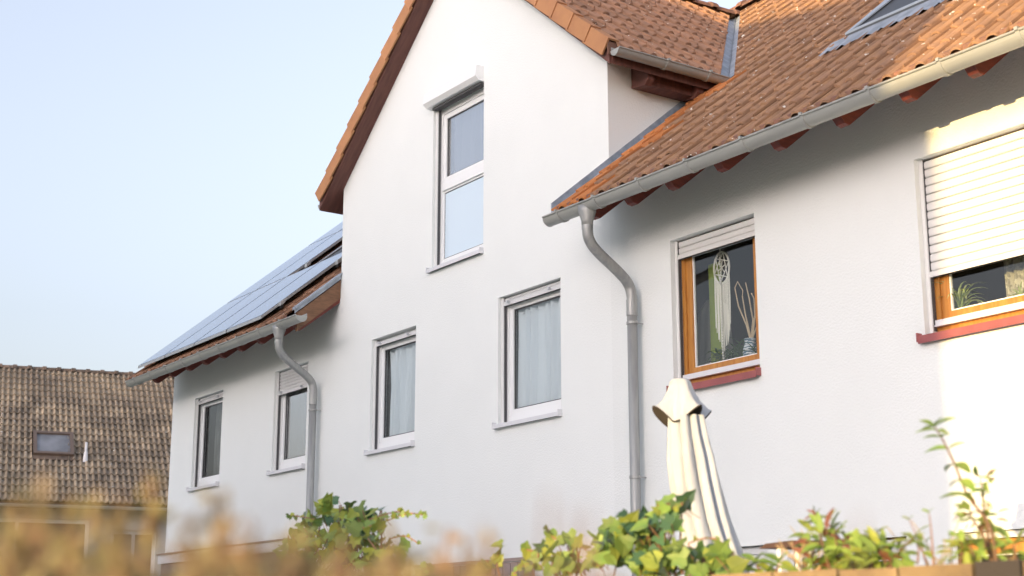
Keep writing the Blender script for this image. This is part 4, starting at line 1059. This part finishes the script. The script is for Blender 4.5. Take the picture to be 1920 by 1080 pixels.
def shrub(label, stems, seed, Y, size, mats=(0, 0, 1, 1, 2, 3), cat='plant', name='garden_plant', leafy=1.0, sm='stem', rad=.005, gap=2, start=0.15, crown=()):
    rnd = random.Random(seed); c0 = aty(*stems[0][0], Y)
    t = thing(name, label, cat, (c0.x, c0.y, zW - .02))
    for st in stems:
        pts = bez([aty(px, py, Y) for px, py in st], 6); n = len(pts)
        b = MB(); b.tube(pts, [rad * (1 - .75 * k / n) for k in range(n)], 6); obj('stem', b, M[sm], t)
        for k in range(n):
            if k / n < start or (k % gap): continue
            for sgn in (-1, 1):
                if rnd.random() > leafy: continue
                d = Vector((sgn * .8 + rnd.uniform(-.3, .3), rnd.uniform(-.7, .3), rnd.uniform(-.35, .5)))
                me = SH[rnd.choice(mats)]
                leafat(t, me, pts[k], d, Vector((rnd.uniform(-.4, .4), -.5, 1)), rnd.uniform(*size) * (1 - .25 * k / n))
        for sgn in (-1, 1, 0):
            leafat(t, SH[rnd.choice(mats)], pts[-1], Vector((sgn * .6, -.3, .5)), Vector((0, -.6, 1)), size[0] * .8)
    for (bx, by, rx_, ry_, n_) in crown:
        for k in range(n_):
            a = rnd.uniform(0, 6.28); rr_ = math.sqrt(rnd.random())
            p = aty(bx + rr_ * rx_ * math.cos(a), by + rr_ * ry_ * math.sin(a), Y + rnd.uniform(-.05, .1))
            leafat(t, SH[rnd.choice(mats)], p, Vector((math.cos(a) * .8, rnd.uniform(-.6, .2), -math.sin(a) * .5 + rnd.uniform(-.3, .5))), Vector((rnd.uniform(-.5, .5), -.7, 1)), rnd.uniform(*size))
    return t
shrub('tall leaning shoot with drooping green leaves against the sunlit wall', [[(1868, 1052), (1855, 985), (1815, 930), (1790, 870), (1765, 820), (1752, 800)]], 3, -5.42, (.055, .085), (0, 0, 1, 1), leafy=.95, gap=3, start=.3)
shrub('shorter forked plant with yellow green leaves on the wall top at right', [[(1860, 1052), (1850, 990), (1842, 930), (1838, 895)], [(1856, 1040), (1835, 990), (1815, 965)], [(1862, 1052), (1842, 1000), (1850, 960), (1855, 945)]], 4, -5.38, (.026, .045), (0, 1, 2, 3), leafy=.8, gap=3, start=.4, crown=[(1838, 965, 32, 30, 34), (1840, 900, 16, 8, 8)])
shrub('bushy green plant with a reddish tip above the middle of the block wall', [[(1560, 1075), (1548, 1040), (1535, 990), (1530, 965)], [(1565, 1075), (1570, 1030), (1560, 990)]], 5, -5.45, (.04, .065), (0, 0, 1, 2, 3), leafy=1, gap=2, start=.1, crown=[(1545, 1015, 45, 34, 46), (1600, 1035, 50, 24, 34), (1550, 1058, 45, 20, 20)])
shrub('low broad leaved plant in front of the dark patio door', [[(1665, 1065), (1650, 1030), (1640, 1005)], [(1640, 1062), (1625, 1030), (1618, 1010)], [(1670, 1062), (1690, 1030), (1712, 1010)]], 6, -5.45, (.045, .075), (0, 0, 1, 2), leafy=.9, gap=2, start=.1, crown=[(1655, 1042, 65, 20, 36)])
shrub('thin pinkish stems with a few yellow heart shaped leaves', [[(1750, 1060), (1748, 1020), (1745, 985), (1742, 962)], [(1738, 1060), (1725, 1020), (1705, 975)], [(1720, 1058), (1722, 1030), (1716, 1015)]], 7, -5.40, (.03, .06), (1, 2, 2, 0), leafy=.45, gap=4, start=.25, sm='stemp', rad=.003)
shrub('pair of narrow upright yellow green leaves at the left end of the block wall', [[(1430, 1075), (1420, 1062), (1418, 1055)], [(1455, 1072), (1462, 1055)]], 8, -5.45, (.07, .09), (1, 2), leafy=.7, gap=3, start=0)
shrub('low yellow green plant before the ground floor window at far right', [[(1905, 1050), (1900, 1020)], [(1800, 1055), (1805, 1025), (1795, 1005)], [(1830, 1053), (1822, 1030), (1810, 1010)]], 9, -5.40, (.035, .055), (0, 1, 2), leafy=.9, gap=2, start=.1, crown=[(1905, 1030, 30, 22, 18), (1810, 1030, 35, 20, 18), (1850, 1040, 40, 12, 12)])
# dry stalks
def stalks(label, px0, px1, py0, py1, n, seed, Y=-5.35):
    rnd = random.Random(seed); c0 = aty((px0 + px1) / 2, py1, Y)
    t = thing('dry_grass', label, 'grass', (c0.x, Y, zW - .02))
    for k in range(n):
        xb_ = rnd.uniform(px0, px1); xt = xb_ + rnd.uniform(-60, 40); yt = rnd.uniform(py0, (py0 + py1) / 2)
        b = MB(); b.tube(bez([aty(xb_, py1, Y), aty((xb_ + xt) / 2 + rnd.uniform(-8, 8), (py1 + yt) / 2, Y), aty(xt, yt, Y)], 4), [.0022] * 4 + [.0016] * 4 + [.0008], 4); obj('stalk', b, M['dry'], t)
stalks('tangle of dry straw stalks left of the bushy green plant', 1490, 1560, 985, 1070, 26, 3)
stalks('few dry brown stalks rising before the sunlit wall', 1860, 1905, 960, 1055, 7, 4)
stalks('sparse thin dry stalks above the dark patio door', 1700, 1790, 975, 1060, 7, 5)

# ------------------------------------------------------------------ blurred hedge close to the camera
hd = thing('hedge', 'out of focus golden brown hedge along the bottom edge in the foreground', 'hedge', tuple(atd(500, 1200, 1.2).xy) + (0,))
def sil(x):
    return sil0(x) + (70 - 42 * max(0, min(1, (x - 350) / 200)))
def sil0(x):
    P = [(-200, 930), (0, 955), (60, 930), (110, 975), (200, 950), (270, 985), (330, 1000), (420, 965), (500, 1010), (560, 1030), (640, 1022), (720, 1020), (800, 1040), (900, 1052), (1000, 1058), (1150, 1064), (1300, 1070), (1420, 1090), (1600, 1110), (1900, 1130)]
    for i in range(len(P) - 1):
        if P[i][0] <= x <= P[i + 1][0]:
            t = (x - P[i][0]) / (P[i + 1][0] - P[i][0]); return P[i][1] + (P[i + 1][1] - P[i][1]) * t
    return 1100
rnd = random.Random(77)
def addleaf(b, p, s_):
    d = Vector((rnd.gauss(0, 1), rnd.gauss(0, 1), rnd.gauss(.3, 1))).normalized(); q_ = d.orthogonal().normalized(); q_.rotate(Matrix.Rotation(rnd.uniform(0, 6.28), 3, d))
    n_ = d.cross(q_)
    b.poly([p, p + d * s_ * .4 + q_ * s_ * .28, p + d * s_, p + d * s_ * .45 - q_ * s_ * .28])
b1, b2, bs = MB(), MB(), MB()
for k in range(4600):
    x = rnd.uniform(-260, 1750); D_ = rnd.uniform(.85, 1.5); top = sil(x) + 12
    y = top + abs(rnd.gauss(0, 1)) * 75 + (rnd.random() ** 2) * 150
    p = atd(x, y, D_)
    addleaf(b1 if rnd.random() < .6 else b2, p, rnd.uniform(.010, .021))
for k in range(4000):                      # body below the frame
    x = rnd.uniform(-260, 1750); D_ = rnd.uniform(.9, 1.5); p = atd(x, 1200, D_); p.z = rnd.uniform(.15, p.z)
    addleaf(b1 if rnd.random() < .6 else b2, p, rnd.uniform(.02, .04))
spr = [(40, 935), (85, 930), (120, 960), (230, 925), (275, 885), (290, 900), (400, 925), (425, 955), (350, 975), (180, 940), (560, 1000), (740, 1000), (840, 990), (870, 1010), (650, 1000), (1000, 1030), (480, 985), (10, 945), (1105, 1045), (920, 1010)] + [(rnd.uniform(-60, 1000), 0) for k in range(60)]
for (x, y) in spr:
    if y == 0: y = sil(x) + rnd.uniform(-35, 25)
    D_ = rnd.uniform(.8, 1.15); p1 = atd(x, y, D_); p0 = atd(x + rnd.uniform(-25, 25), y + 130, D_)
    bs.tube([p0, (p0 + p1) / 2 + Vector((0, 0, 0)), p1], [.0025, .002, .001], 5)
    for k in range(18 if x < 600 else 7):
        t = rnd.uniform(.0, 1.02); addleaf(b1 if k % 2 else b2, p0.lerp(p1, t) + Vector((rnd.uniform(-.005, .005), rnd.uniform(-.005, .005), 0)), rnd.uniform(.009, .017))
for (x, y) in ((1030, 925), (1105, 955), (1075, 960), (905, 985), (1615, 965)):     # near, fully blurred tips
    D_ = .62; p1 = atd(x, y, D_); p0 = atd(x - 10, y + 170, D_); bs.tube([p0, p1], [.0012, .0007], 4)
for k in range(60):
    x = rnd.uniform(-260, 1750); D_ = rnd.uniform(.95, 1.4); p1 = atd(x, sil(x) + 20, D_); p0 = Vector((p1.x, p1.y, 0)); bs.tube([p0, p0.lerp(p1, .6) + Vector((.02, .01, 0)), p1], [.007, .005, .0015], 5)
obj('foliage', b1, M['hedge'], hd, kind='stuff'); obj('foliage', b2, M['hedge2'], hd, kind='stuff'); obj('branches', bs, M['stem'], hd, kind='stuff')
